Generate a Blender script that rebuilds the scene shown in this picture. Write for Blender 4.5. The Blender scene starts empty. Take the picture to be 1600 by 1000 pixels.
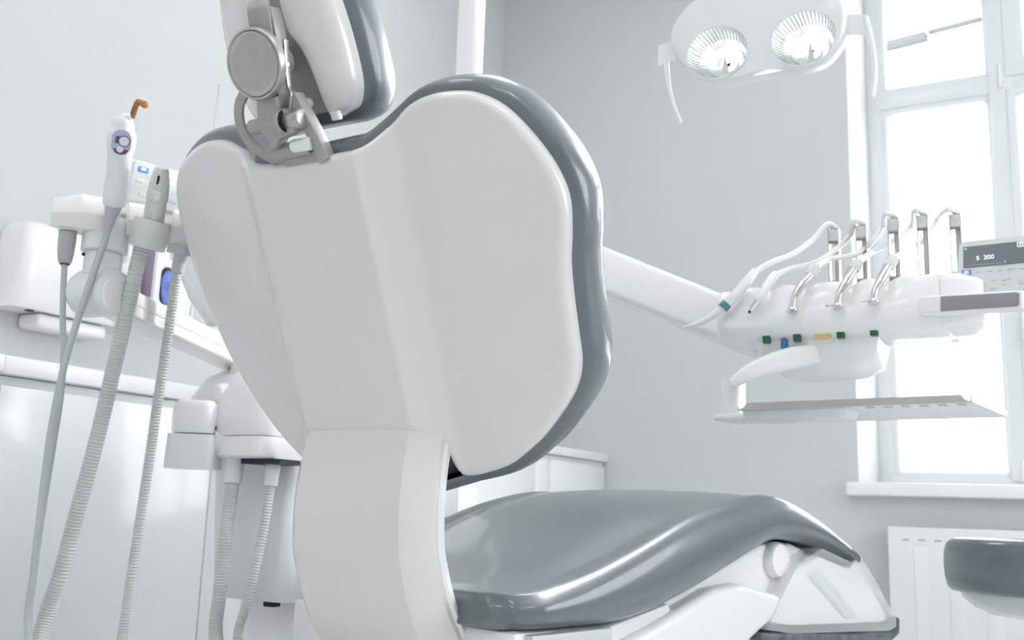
import bpy, bmesh, math, random
from mathutils import Vector, Matrix
from mathutils import geometry as geo
random.seed(4)
V = Vector
rad = math.radians
sc = bpy.context.scene
COL = sc.collection

# ------------------------------------------------------------------ camera
FPX = 1560.5
TILT, ROLL, YAW, CAMH = rad(10.744), rad(1.993), rad(28.522), 0.62
FWD = V((-math.sin(YAW)*math.cos(TILT), math.cos(YAW)*math.cos(TILT), math.sin(TILT)))
_r = V((math.cos(YAW), math.sin(YAW), 0)); _u = _r.cross(FWD)
RGT = _r*math.cos(ROLL) + _u*math.sin(ROLL)
UPV = -_r*math.sin(ROLL) + _u*math.cos(ROLL)
CAM = V((0, 0, CAMH))
cd = bpy.data.cameras.new('camera'); cam = bpy.data.objects.new('camera', cd); COL.objects.link(cam)
cam.matrix_world = Matrix(((RGT.x, UPV.x, -FWD.x, CAM.x), (RGT.y, UPV.y, -FWD.y, CAM.y), (RGT.z, UPV.z, -FWD.z, CAM.z), (0, 0, 0, 1)))
cd.sensor_width = 36; cd.lens = FPX/1600*36; cd.clip_start = 0.02; cd.clip_end = 200
cd.dof.use_dof = True; cd.dof.focus_distance = 1.3; cd.dof.aperture_fstop = 9.0
sc.camera = cam

# ------------------------------------------------------------------ world and exposure
world = bpy.data.worlds.new('overcast_sky'); sc.world = world; world.use_nodes = True
bg = world.node_tree.nodes['Background']; bg.inputs[0].default_value = (0.97, 0.985, 1.0, 1); bg.inputs[1].default_value = 7.5
sc.view_settings.view_transform = 'Standard'; sc.view_settings.look = 'None'
sc.view_settings.exposure = -0.20; sc.view_settings.gamma = 1.0; sc.view_settings.use_curve_mapping = False
sc.cycles.max_bounces = 10; sc.cycles.diffuse_bounces = 6; sc.cycles.transmission_bounces = 8; sc.cycles.glossy_bounces = 5
PANEL_W = 11.0      # strength of the added ceiling fill panels

# ------------------------------------------------------------------ helpers
def ray(x, y): return FWD + RGT*((x-800)/FPX) - UPV*((y-500)/FPX)
def at(x, y, z): return CAM + ray(x, y)*z
def onz(x, y, h): d = ray(x, y); return CAM + d*((h-CAMH)/d.z)
def onx(x, y, X): d = ray(x, y); return CAM + d*(X/d.x)
def ony(x, y, Y): d = ray(x, y); return CAM + d*(Y/d.y)

def axes(o, x, y, z):
    return Matrix(((x[0], y[0], z[0], o[0]), (x[1], y[1], z[1], o[1]), (x[2], y[2], z[2], o[2]), (0, 0, 0, 1)))

def frame_z(o, zdir, xhint=(1, 0, 0)):
    z = V(zdir).normalized(); x = V(xhint); x = (x - z*x.dot(z))
    if x.length < 1e-4: x = V((0, 1, 0)) - z*z.y
    x.normalize(); return axes(o, x, z.cross(x), z)

MATS = {}
def mat(name, color, rough=0.4, metal=0.0, coat=0.0, spec=0.5, trans=0.0, ior=1.45, emit=None, estr=0.0,
        var=0.02, nscale=6.0, bump=0.0, bscale=200.0, alpha=1.0, aniso=0.0):
    m = bpy.data.materials.new(name); m.use_nodes = True; nt = m.node_tree; b = nt.nodes['Principled BSDF']
    tc = nt.nodes.new('ShaderNodeTexCoord')
    nz = nt.nodes.new('ShaderNodeTexNoise'); nz.inputs['Scale'].default_value = nscale; nz.inputs['Detail'].default_value = 3
    nt.links.new(tc.outputs['Object'], nz.inputs['Vector'])
    rp = nt.nodes.new('ShaderNodeValToRGB')
    c0 = [max(0, c*(1-var)) for c in color]; c1 = [min(1, c*(1+var)) for c in color]
    rp.color_ramp.elements[0].position = 0.3; rp.color_ramp.elements[1].position = 0.7
    rp.color_ramp.elements[0].color = (*c0, 1); rp.color_ramp.elements[1].color = (*c1, 1)
    nt.links.new(nz.outputs['Fac'], rp.inputs['Fac']); nt.links.new(rp.outputs['Color'], b.inputs['Base Color'])
    b.inputs['Roughness'].default_value = rough; b.inputs['Metallic'].default_value = metal
    b.inputs['Coat Weight'].default_value = coat; b.inputs['Coat Roughness'].default_value = 0.06
    b.inputs['Specular IOR Level'].default_value = spec; b.inputs['IOR'].default_value = ior
    b.inputs['Transmission Weight'].default_value = trans; b.inputs['Alpha'].default_value = alpha
    if emit: b.inputs['Emission Color'].default_value = (*emit, 1); b.inputs['Emission Strength'].default_value = estr
    if bump > 0:
        n2 = nt.nodes.new('ShaderNodeTexNoise'); n2.inputs['Scale'].default_value = bscale; n2.inputs['Detail'].default_value = 4
        nt.links.new(tc.outputs['Object'], n2.inputs['Vector'])
        bp = nt.nodes.new('ShaderNodeBump'); bp.inputs['Strength'].default_value = bump; bp.inputs['Distance'].default_value = 0.002
        nt.links.new(n2.outputs['Fac'], bp.inputs['Height']); nt.links.new(bp.outputs['Normal'], b.inputs['Normal'])
    MATS[name] = m; return m

mat('wall_paint', (0.60, 0.616, 0.615), 0.55, var=0.015, nscale=1.5, bump=0.08, bscale=90)
mat('ceiling_paint', (0.90, 0.905, 0.905), 0.8, bump=0.05, bscale=90)
mat('floor_vinyl', (0.74, 0.75, 0.745), 0.35, var=0.06, nscale=14, bump=0.03)
mat('white_shell', (0.73, 0.722, 0.718), 0.22, coat=0.45, var=0.006)
mat('white_plastic', (0.87, 0.87, 0.868), 0.28, coat=0.25, var=0.01)
mat('cool_plastic', (0.80, 0.82, 0.83), 0.3, coat=0.2, var=0.01)
mat('cabinet_white', (0.79, 0.805, 0.81), 0.18, coat=0.3, var=0.008)
mat('worktop_white', (0.86, 0.865, 0.865), 0.3, coat=0.2, var=0.012)
mat('window_pvc', (0.74, 0.765, 0.78), 0.3, coat=0.2, var=0.008)
mat('radiator_enamel', (0.80, 0.82, 0.815), 0.35, coat=0.2, var=0.008)
mat('grey_vinyl', (0.118, 0.142, 0.162), 0.36, coat=0.6, ior=1.6, var=0.03, nscale=30, bump=0.05, bscale=450)
mat('brushed_metal', (0.50, 0.49, 0.475), 0.34, metal=0.85, var=0.05, nscale=60, bump=0.02, bscale=300)
mat('satin_metal', (0.40, 0.395, 0.385), 0.45, metal=0.45, var=0.03, nscale=40, bump=0.02, bscale=300)
mat('chrome', (0.75, 0.75, 0.75), 0.16, metal=1.0, var=0.02)
mat('tray_steel', (0.60, 0.57, 0.545), 0.33, metal=0.6, var=0.03, nscale=30)
mat('tray_under', (0.88, 0.90, 0.905), 0.35, var=0.02, nscale=20)
mat('hose_grey', (0.60, 0.625, 0.615), 0.45, var=0.05, nscale=25, bump=0.03)
mat('cable_grey', (0.48, 0.52, 0.52), 0.42, var=0.03, nscale=25)
mat('boot_grey', (0.45, 0.455, 0.455), 0.4, coat=0.1, var=0.02)
mat('collar_grey', (0.64, 0.66, 0.65), 0.38, coat=0.1, var=0.02)
mat('black_rubber', (0.012, 0.013, 0.014), 0.5)
mat('purple_print', (0.40, 0.33, 0.45), 0.45, var=0.03)
mat('lilac_print', (0.55, 0.50, 0.66), 0.45, var=0.03)
mat('deep_purple', (0.16, 0.06, 0.20), 0.4)
mat('pale_blue_print', (0.48, 0.52, 0.72), 0.4, var=0.05, nscale=40)
mat('blue_glove', (0.17, 0.24, 0.66), 0.5, var=0.15, nscale=22, bump=0.3, bscale=60)
mat('blue_plastic', (0.04, 0.21, 0.50), 0.35)
mat('logo_blue', (0.10, 0.28, 0.72), 0.4, var=0.05)
mat('green_plastic', (0.02, 0.13, 0.07), 0.4, var=0.05)
mat('yellow_label', (0.80, 0.56, 0.20), 0.5, var=0.03)
mat('teal_band', (0.09, 0.27, 0.33), 0.35)
mat('amber_tip', (0.34, 0.15, 0.045), 0.12, coat=0.6, var=0.15, nscale=60)
mat('screen_grey', (0.15, 0.17, 0.19), 0.3, coat=0.1, var=0.03)
mat('screen_text', (0.8, 0.85, 0.9), 0.4, emit=(0.85, 0.92, 1.0), estr=0.9)
mat('led_green', (0.1, 0.6, 0.2), 0.4, emit=(0.1, 0.9, 0.3), estr=0.8)
mat('button_print', (0.62, 0.65, 0.65), 0.45, var=0.03)
mat('grip_mauve', (0.30, 0.285, 0.325), 0.42, var=0.03, bump=0.05)
mat('panel_grey', (0.66, 0.69, 0.68), 0.4, coat=0.1, var=0.012)
mat('bowl_glass', (0.90, 0.92, 0.915), 0.12, trans=0.35, coat=0.3, ior=1.3, var=0.01)
mat('frosted_plastic', (0.86, 0.88, 0.89), 0.25, trans=0.35, ior=1.3, coat=0.2, var=0.01)
mat('clear_film', (0.93, 0.95, 0.97), 0.05, coat=0.8, alpha=0.36, var=0.0)
mat('clear_plastic', (0.94, 0.96, 0.98), 0.04, trans=0.93, ior=1.38, var=0.0)
mat('window_glass', (1, 1, 1), 0.0, trans=1.0, ior=1.01, var=0.0)
mat('rim_grey', (0.11, 0.13, 0.15), 0.35, coat=0.1, var=0.35, nscale=45)
mat('facade_paint', (0.80, 0.80, 0.79), 0.8, var=0.05, nscale=2)
mat('facade_trim', (0.085, 0.09, 0.095), 0.8, var=0.1, nscale=3)
mat('reflector', (0.90, 0.92, 0.92), 0.22, metal=1.0, var=0.03, nscale=80)
mat('bulb_glow', (1, 1, 1), 0.3, emit=(1.0, 0.99, 0.96), estr=3.0)
mat('fill_panel', (1, 1, 1), 0.5, emit=(1.0, 0.99, 0.985), estr=PANEL_W)

def link(name, me, m, parent=None):
    o = bpy.data.objects.new(name, me); COL.objects.link(o)
    if m: me.materials.append(MATS[m])
    if parent is not None:
        o.parent = parent
        p = parent; T = p.location.copy()
        while p.parent is not None: p = p.parent; T += p.location
        # all empties are pure translations, mesh parents sit at the same origin as their own parent
        o.matrix_parent_inverse = Matrix.Translation(-parent.matrix_world.translation) if parent.type == 'EMPTY' else Matrix.Identity(4)
    return o

def build(name, bm, m, parent=None, M=None, sharp=40):
    if M is not None: bmesh.ops.transform(bm, matrix=M, verts=bm.verts)
    bmesh.ops.recalc_face_normals(bm, faces=bm.faces)
    me = bpy.data.meshes.new(name); bm.to_mesh(me); bm.free()
    for p in me.polygons: p.use_smooth = True
    if sharp is not None: me.set_sharp_from_angle(angle=rad(sharp))
    return link(name, me, m, parent)

def build_local(name, bm, m, parent, M, sharp=40):
    """mesh kept in its own coordinates, placed by its matrix (for copies that share mesh data)"""
    o = build(name, bm, m, None, None, sharp)
    if parent is not None:
        o.parent = parent
        if parent.type == 'EMPTY': o.matrix_parent_inverse = Matrix.Translation(-parent.matrix_world.translation)
    o.matrix_basis = M
    return o

def empty(name, loc, label, cat, group=None, kind=None):
    o = bpy.data.objects.new(name, None); COL.objects.link(o); o.empty_display_size = 0.05
    o.location = loc; o.matrix_world = Matrix.Translation(V(loc))
    if kind: o['kind'] = kind
    if label: o['label'] = label
    if cat: o['category'] = cat
    if group: o['group'] = group
    return o

def tag(o, label, cat, group=None):
    o['label'] = label; o['category'] = cat
    if group: o['group'] = group
    return o

def structure(o): o['kind'] = 'structure'; return o

def box(sx, sy, sz, bev=0.0, seg=2, M=None):
    bm = bmesh.new(); bmesh.ops.create_cube(bm, size=1.0)
    bmesh.ops.scale(bm, vec=(sx, sy, sz), verts=bm.verts)
    if bev > 0: bmesh.ops.bevel(bm, geom=list(bm.edges), offset=bev, segments=seg, profile=0.5, affect='EDGES', clamp_overlap=True)
    if M is not None: bmesh.ops.transform(bm, matrix=M, verts=bm.verts)
    return bm

def boxb(x0, x1, y0, y1, z0, z1, bev=0.0, seg=2):
    return box(x1-x0, y1-y0, z1-z0, bev, seg, Matrix.Translation(((x0+x1)/2, (y0+y1)/2, (z0+z1)/2)))

def join(*bms):
    out = bmesh.new()
    for b in bms:
        me = bpy.data.meshes.new('tmp'); b.to_mesh(me); b.free(); out.from_mesh(me); bpy.data.meshes.remove(me)
    return out

def prism(pts, depth, bev=0.0, seg=2, both=True):
    """pts in local xy, extruded along z, centred if both"""
    bm = bmesh.new(); z0 = -depth/2 if both else 0.0
    a = [bm.verts.new((p[0], p[1], z0)) for p in pts]; b = [bm.verts.new((p[0], p[1], z0+depth)) for p in pts]
    n = len(pts)
    f0 = bm.faces.new(a[::-1]); f1 = bm.faces.new(b)
    for i in range(n): bm.faces.new((a[i], a[(i+1) % n], b[(i+1) % n], b[i]))
    bmesh.ops.recalc_face_normals(bm, faces=bm.faces)
    if bev > 0:
        es = set(f0.edges) | set(f1.edges)
        for e in bm.edges:
            if e not in es and e.calc_face_angle(0) > rad(25): es.add(e)
        bmesh.ops.bevel(bm, geom=list(es), offset=bev, segments=seg, profile=0.5, affect='EDGES', clamp_overlap=True)
    return bm

def loft(rings, cap=True, closed=True):
    bm = bmesh.new(); R = [[bm.verts.new(p) for p in r] for r in rings]; n = len(rings[0])
    for a, b in zip(R[:-1], R[1:]):
        for i in range(n if closed else n-1):
            bm.faces.new((a[i], a[(i+1) % n], b[(i+1) % n], b[i]))
    if cap: bm.faces.new(R[0][::-1]); bm.faces.new(R[-1])
    return bm

def lathe(prof, n=32, cap=True):
    rings = [[(r*math.cos(2*math.pi*i/n), r*math.sin(2*math.pi*i/n), z) for i in range(n)] for r, z in prof]
    return loft(rings, cap)

def cyl(p0, p1, r0, r1=None, n=24, bev=0.0):
    p0, p1 = V(p0), V(p1); L = (p1-p0).length; r1 = r0 if r1 is None else r1
    if bev > 0:
        pr = [(r0-bev, 0), (r0-bev*0.3, bev*0.3), (r0, bev), (r1, L-bev), (r1-bev*0.3, L-bev*0.3), (r1-bev, L)]
    else: pr = [(r0, 0), (r1, L)]
    bm = lathe(pr, n); bmesh.ops.transform(bm, matrix=frame_z(p0, p1-p0), verts=bm.verts); return bm

def catmull(P, k=8):
    P = [V(p) for p in P]; Q = [P[0]*2-P[1]] + P + [P[-1]*2-P[-2]]; out = []
    for i in range(1, len(Q)-2):
        a, b, c, d = Q[i-1], Q[i], Q[i+1], Q[i+2]
        for j in range(k):
            t = j/k
            out.append(0.5*((2*b) + (c-a)*t + (2*a-5*b+4*c-d)*t*t + (-a+3*b-3*c+d)*t*t*t))
    out.append(P[-1]); return out

def resample(P, step):
    out = [P[0]]; acc = 0.0
    for a, b in zip(P[:-1], P[1:]):
        L = (b-a).length; t = step-acc
        while t <= L: out.append(a.lerp(b, t/L)); t += step
        acc = (acc+L) % step
    return out

def sweep(P, prof_fn, xh=(1, 0, 0), cap=True):
    """sweep closed 2-d profile prof_fn(i, t) -> list of (x, y) along path with parallel transport"""
    P = [V(p) for p in P]; n = len(P); rings = []; x = None
    for i, p in enumerate(P):
        t = (P[min(i+1, n-1)] - P[max(i-1, 0)]).normalized()
        if x is None: x = V(xh)
        x = x - t*x.dot(t)
        if x.length < 1e-5: x = t.orthogonal()
        x.normalize(); y = t.cross(x)
        rings.append([p + x*a + y*b for a, b in prof_fn(i, i/(n-1))])
    return loft(rings, cap)

def tube(P, r, n=14, k=8, smooth=True):
    Q = catmull(P, k) if smooth else [V(p) for p in P]
    rf = r if callable(r) else (lambda t: r)
    return sweep(Q, lambda i, t: [(rf(t)*math.cos(2*math.pi*j/n), rf(t)*math.sin(2*math.pi*j/n)) for j in range(n)])

def corrugated(P, r, pitch=0.0050, depth=0.0016, n=18):
    Q = resample(catmull(P, 24), pitch/4)
    return sweep(Q, lambda i, t: [((r - (depth if i % 4 == 2 else depth*0.35 if i % 2 else 0))*math.cos(2*math.pi*j/n), (r - (depth if i % 4 == 2 else depth*0.35 if i % 2 else 0))*math.sin(2*math.pi*j/n)) for j in range(n)])

def rrect(hx, hy, r, n=5):
    out = []
    for cx, cy, a0 in ((hx-r, hy-r, 0), (-hx+r, hy-r, 90), (-hx+r, -hy+r, 180), (hx-r, -hy+r, 270)):
        for i in range(n+1):
            a = rad(a0+90*i/n); out.append((cx+r*math.cos(a), cy+r*math.sin(a)))
    return out

def smooth_closed(P, k=6):
    n = len(P); out = []
    for i in range(n):
        a, b, c, d = (V((*P[(i+j) % n], 0)) for j in (-1, 0, 1, 2))
        for j in range(k):
            t = j/k; q = 0.5*((2*b) + (c-a)*t + (2*a-5*b+4*c-d)*t*t + (-a+3*b-3*c+d)*t*t*t)
            out.append((q.x, q.y))
    return out

def resample_closed(P, step):
    Q = [V(p) for p in P]+[V(P[0])]; L = sum((b-a).length for a, b in zip(Q[:-1], Q[1:])); n = int(L/step); out = []; s = L/n; acc = 0; tgt = 0
    for a, b in zip(Q[:-1], Q[1:]):
        l = (b-a).length
        while tgt <= acc+l+1e-9 and len(out) < n: out.append(a.lerp(b, (tgt-acc)/l if l else 0)); tgt += s
        acc += l
    return out

def outward(P):
    n = len(P); A = sum(P[i].x*P[(i+1) % n].y-P[(i+1) % n].x*P[i].y for i in range(n)); N = []
    for i in range(n):
        t = P[(i+1) % n]-P[i-1]; q = V((t.y, -t.x)).normalized(); N.append(q if A > 0 else -q)
    return N

def polydist(p, P):
    best = 9.0; n = len(P); ins = False
    for i in range(n):
        a, b = P[i], P[(i+1) % n]; ab = b-a; t = max(0, min(1, (p-a).dot(ab)/max(ab.length_squared, 1e-12)))
        best = min(best, (p-a-ab*t).length_squared)
        if (a.y > p.y) != (b.y > p.y) and p.x < (b.x-a.x)*(p.y-a.y)/(b.y-a.y)+a.x: ins = not ins
    return math.sqrt(best), ins

def plate(P, h, wfn, R, wall=0.0, rings=(0.12, 0.3, 0.55, 0.8), cols=()):
    """Fill outline P (2-d Vectors) and lift it: height wfn(u,v,d); edge rounded with radius R; side wall extruded by wall."""
    N = outward(P); pts = list(P); ds = [0.0]*len(P)
    for f in rings:
        for i in range(0, len(P)):
            q = P[i]-N[i]*R*f; d, ins = polydist(q, P)
            if ins and d > R*f*0.9: pts.append(q); ds.append(d)
    x0, x1 = min(p.x for p in P), max(p.x for p in P); y0, y1 = min(p.y for p in P), max(p.y for p in P); j = 0; y = y0
    while y < y1:
        x = x0 + (h/2 if j % 2 else 0)
        while x < x1:
            q = V((x, y)); d, ins = polydist(q, P)
            if ins and d > R*1.0 and all(abs(x-c) > .0085 for c in cols): pts.append(q); ds.append(d)
            x += h
        y += h*0.866; j += 1
    for c in cols:
        for dx in (-.0052, -.0034, -.0017, 0, .0017, .0034, .0052):
            y = y0
            while y < y1:
                q = V((c+dx, y)); d, ins = polydist(q, P)
                if ins and d > .0015: pts.append(q); ds.append(d)
                y += .005
    n = len(P)
    ov, oe, of, *_ = geo.delaunay_2d_cdt([V(p) for p in pts], [(i, (i+1) % n) for i in range(n)], [], 1, 1e-7)
    bm = bmesh.new(); vs = []
    for i, p in enumerate(ov):
        d = ds[i] if i < len(ds) else polydist(p, P)[0]
        drop = R-math.sqrt(max(0, R*R-(R-d)**2)) if d < R else 0.0
        vs.append(bm.verts.new((p.x, p.y, wfn(p.x, p.y)-drop)))
    for f in of: bm.faces.new([vs[i] for i in f])
    bmesh.ops.recalc_face_normals(bm, faces=bm.faces)
    if wall:
        be = [e for e in bm.edges if len(e.link_faces) == 1]
        r = bmesh.ops.extrude_edge_only(bm, edges=be)
        for g in r['geom']:
            if isinstance(g, bmesh.types.BMVert): g.co.z -= wall
    return bm

def text_obj(name, body, size, m, parent, M, depth=0.0006):
    cu = bpy.data.curves.new('t', 'FONT'); cu.body = body; cu.size = size; cu.extrude = depth; cu.align_x = 'CENTER'; cu.align_y = 'CENTER'
    t = bpy.data.objects.new('t', cu); COL.objects.link(t)
    me = bpy.data.meshes.new_from_object(t.evaluated_get(bpy.context.evaluated_depsgraph_get()))
    bpy.data.objects.remove(t); bpy.data.curves.remove(cu)
    me.transform(M); me.name = name
    me.materials.clear()
    return link(name, me, m, parent)

# ================================================================== THE ROOM
XL, YB, XR, YF, ZC = -2.39, 4.20, 2.40, -2.30, 3.35
structure(build('floor', boxb(XL-.1, XR+.3, YF-.1, YB+.4, -.1, 0), 'floor_vinyl'))
structure(build('ceiling', boxb(XL-.1, XR+.3, YF-.1, YB+.4, ZC, ZC+.1), 'ceiling_paint'))
structure(build('wall_left', boxb(XL-.1, XL, YF-.1, YB+.4, 0, ZC), 'wall_paint'))
W2Y0, W2Y1, W2Z0, W2Z1 = 1.25, 3.05, .85, 2.75
structure(build('wall_right', join(boxb(XR, XR+.3, YF-.1, W2Y0, 0, ZC), boxb(XR, XR+.3, W2Y1, YB+.4, 0, ZC), boxb(XR, XR+.3, W2Y0, W2Y1, 0, W2Z0), boxb(XR, XR+.3, W2Y0, W2Y1, W2Z1, ZC)), 'wall_paint'))
win2 = empty('added_window', (XR+.2, (W2Y0+W2Y1)/2, W2Z0), None, None, kind='structure')  # unseen window, added to light the backrest facets from the right
for y in (W2Y0, (W2Y0+W2Y1)/2-.03, W2Y1-.06): build('frame_post', boxb(XR+.17, XR+.24, y, y+.06, W2Z0, W2Z1, .004), 'window_pvc', win2)
for z in (W2Z0, W2Z1-.06): build('frame_rail', boxb(XR+.17, XR+.24, W2Y0, W2Y1, z, z+.06, .004), 'window_pvc', win2)
for y in (W2Y0+.03, (W2Y0+W2Y1)/2): build('pane', boxb(XR+.20, XR+.204, y, y+.87, W2Z0+.03, W2Z1-.03), 'window_glass', win2)
structure(build('wall_front', boxb(XL, XR, YF-.1, YF, 0, ZC), 'wall_paint'))
WX0, WX1, WZ0, WZ1, WD = -0.686, 1.46, 0.774, 3.16, 0.36     # opening in the back wall, splayed reveals
def wall_with_window():
    bm = bmesh.new()
    y0, y1 = YB, YB+WD+.08; s = 0.045
    o = [(WX0, WZ0), (WX1, WZ0), (WX1, WZ1), (WX0, WZ1)]; i = [(WX0+s, WZ0), (WX1-s, WZ0), (WX1-s, WZ1-s), (WX0+s, WZ1-s)]
    e = [(XL, 0), (XR, 0), (XR, ZC), (XL, ZC)]
    E0 = [bm.verts.new((x, y0, z)) for x, z in e]; O0 = [bm.verts.new((x, y0, z)) for x, z in o]; I1 = [bm.verts.new((x, y1, z)) for x, z in i]; E1 = [bm.verts.new((x, y1, z)) for x, z in e]
    for k in range(4):
        j = (k+1) % 4
        bm.faces.new((E0[k], E0[j], O0[j], O0[k])); bm.faces.new((O0[k], O0[j], I1[j], I1[k])); bm.faces.new((I1[k], I1[j], E1[j], E1[k])); bm.faces.new((E1[k], E1[j], E0[j], E0[k]))
    return bm
structure(build('wall_back', wall_with_window(), 'wall_paint', sharp=20))
structure(build('baseboard_back', boxb(-1.70, XR, YB-.015, YB, 0, .09, .003), 'white_plastic'))

# window: outer frame, mullions, transoms, sashes with panes
WY = YB+0.32
win = empty('window_1', (0.4, WY, WZ0), None, None, kind='structure')
def wpart(name, x0, x1, y0, y1, z0, z1, m='window_pvc', bev=.004): return build(name, boxb(x0, x1, y0, y1, z0, z1, bev), m, win)
fx0, fx1, fz0, fz1 = WX0+.030, WX1-.030, WZ0-.004, WZ1-.030
wpart('frame_rail', fx0+.05, fx1-.05, WY+.0015, WY+.068, fz0, fz0+.042); wpart('frame_rail', fx0+.05, fx1-.05, WY+.0015, WY+.068, fz1-.05, fz1)
wpart('frame_post', fx0, fx0+.058, WY, WY+.07, fz0, fz1); wpart('frame_post', fx1-.048, fx1, WY, WY+.07, fz0, fz1)
bays = [(fx0+.050, -0.125), (-0.085, 0.50), (0.54, fx1-.05)]
for a, b in ((-0.150, -0.060), (0.475, 0.565)): wpart('mullion', a, b, WY-.006, WY+.07, fz0+.03, fz1-.03)
wpart('transom', fx0+.03, fx1-.03, WY-.002, WY+.07, 2.455, 2.535)
for k, (a, b) in enumerate(bays):
    for (z0, z1, w) in ((fz0+.03, 2.462, .034), (2.52, fz1-.04, .034 if k != 1 else .075)):
        y0, y1 = WY-.012 if k == 1 else WY+.008, WY+.05
        sf = join(boxb(a, a+w, y0, y1, z0, z1, .004), boxb(b-w, b, y0, y1, z0, z1, .004), boxb(a+w-.004, b-w+.004, y0, y1, z0, z0+w, .004), boxb(a+w-.004, b-w+.004, y0, y1, z1-w, z1, .004))
        s = build('sash', sf, 'window_pvc', win)
        build('pane', boxb(a+w-.006, b-w+.006, WY+.028, WY+.032, z0+w-.006, z1-w+.006), 'window_glass', s)
        bead = join(boxb(a+w-.001, a+w+.005, y0+.01, y1, z0+w, z1-w), boxb(b-w-.005, b-w+.001, y0+.01, y1, z0+w, z1-w), boxb(a+w, b-w, y0+.01, y1, z1-w-.005, z1-w+.001))
        build('glazing_bead', bead, 'cool_plastic', s)
h = build('window_handle', join(box(.02, .012, .07, .004, 2, Matrix.Translation((-.07, WY-.012, 1.45))), box(.014, .02, .12, .005, 2, Matrix.Translation((-.07, WY-.03, 1.40)))), 'white_plastic', win)
build('hinge', join(cyl((-.105, WY-.012, 2.47), (-.105, WY-.012, 2.58), .006), cyl((-.105, WY-.012, .80), (-.105, WY-.012, .88), .006)), 'white_plastic', win)
build('hinge_cap', cyl((-.088, WY-.014, .83), (-.088, WY-.018, .83), .008), 'hose_grey', win)
build('window_sill', boxb(-.725, 1.50, YB-.065, WY+.01, .7215, .773, .006, 3), 'worktop_white', win)

# radiator below the window
rd = empty('panel_radiator', (0, 4.13, .10), 'white panel radiator on the wall below the window sill', 'radiator')
RX0, RX1, RY = -.572, 0.95, 4.105
build('front_panel', boxb(RX0, RX1, RY, RY+.012, .10, .607, .005, 3), 'radiator_enamel', rd)
build('rear_panel', boxb(RX0+.01, RX1-.01, RY+.06, RY+.072, .10, .60, .004), 'radiator_enamel', rd)
build('top_grille', boxb(RX0+.005, RX1-.005, RY+.008, RY+.07, .588, .603, .003), 'radiator_enamel', rd)
sm = None
for i in range(25):
    x = RX0+.065+i*.056
    if sm is None: sm = build('grille_slot', box(.024, .004, .007, .0015, 1), 'boot_grey', rd); o = sm
    else: o = sm.copy(); COL.objects.link(o)
    o.location = (x, RY-.0006, .560)
for i in range(12):
    x = RX0+.09+i*.12
    build('press_rib', boxb(x, x+.05, RY-.003, RY+.004, .13, .535, .0028, 2), 'radiator_enamel', rd)
build('wall_bracket', boxb(RX0+.2, RX0+.24, RY+.07, YB, .2, .5), 'radiator_enamel', rd)
build('valve', join(cyl((RX0-.03, RY+.035, .13), (RX0+.01, RY+.035, .13), .012), cyl((RX0-.03, RY+.035, 0), (RX0-.03, RY+.035, .14), .009)), 'chrome', rd)

# neighbouring facade outside, over-exposed by daylight
fc = empty('neighbouring_building', (1.0, 13.5, 0), 'pale overexposed building facade with ledges seen outside the window', 'building')
Mf = Matrix.Translation((1.0, 13.5, 0)) @ Matrix.Rotation(rad(-10), 4, 'Z')
build('wall', box(16, .4, 14, .02, 1, Mf @ Matrix.Translation((0, .25, 5))), 'facade_paint', fc)
for i in range(9):
    z = 5.0+i*0.62
    build('cladding_board', box(16, .03, .58, .008, 1, Mf @ Matrix.Translation((0, .04, z))), 'facade_paint', fc)
for (x, z, L, t_) in ((-2.50, 7.22, .56, .10), (-1.62, 7.26, 1.15, .028), (-2.2, 7.95, 1.2, .03), (1.2, 7.26, 1.5, .10)):
    build('ledge', box(L, .16, t_, .008, 1, Mf @ Matrix.Translation((x, -.02, z))), 'facade_trim', fc)

# unseen ceiling panels, added as fill light for the room
for i, (x, y) in enumerate(((-1.05, 0.3), (0.75, 0.3), (-1.05, -1.4), (0.75, -1.4), (-1.2, 2.55))):
    t = empty('added_ceiling_panel', (x, y, ZC-.05), ['added square white ceiling fill panel above the dental chair', 'added square white ceiling fill panel right of the chair', 'added square white ceiling fill panel behind the viewer on the left', 'added square white ceiling fill panel behind the viewer on the right', 'added square white ceiling fill panel in the far left of the room'][i], 'ceiling light', 'added ceiling fill panels')
    fr = join(boxb(x-.31, x+.31, y-.31, y-.29, ZC-.05, ZC), boxb(x-.31, x+.31, y+.29, y+.31, ZC-.05, ZC), boxb(x-.31, x-.29, y-.29, y+.29, ZC-.05, ZC), boxb(x+.29, x+.31, y-.29, y+.29, ZC-.05, ZC))
    build('frame', fr, 'white_plastic', t); build('diffuser', boxb(x-.29, x+.29, y-.29, y+.29, ZC-.045, ZC-.03), 'fill_panel', t)

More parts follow.
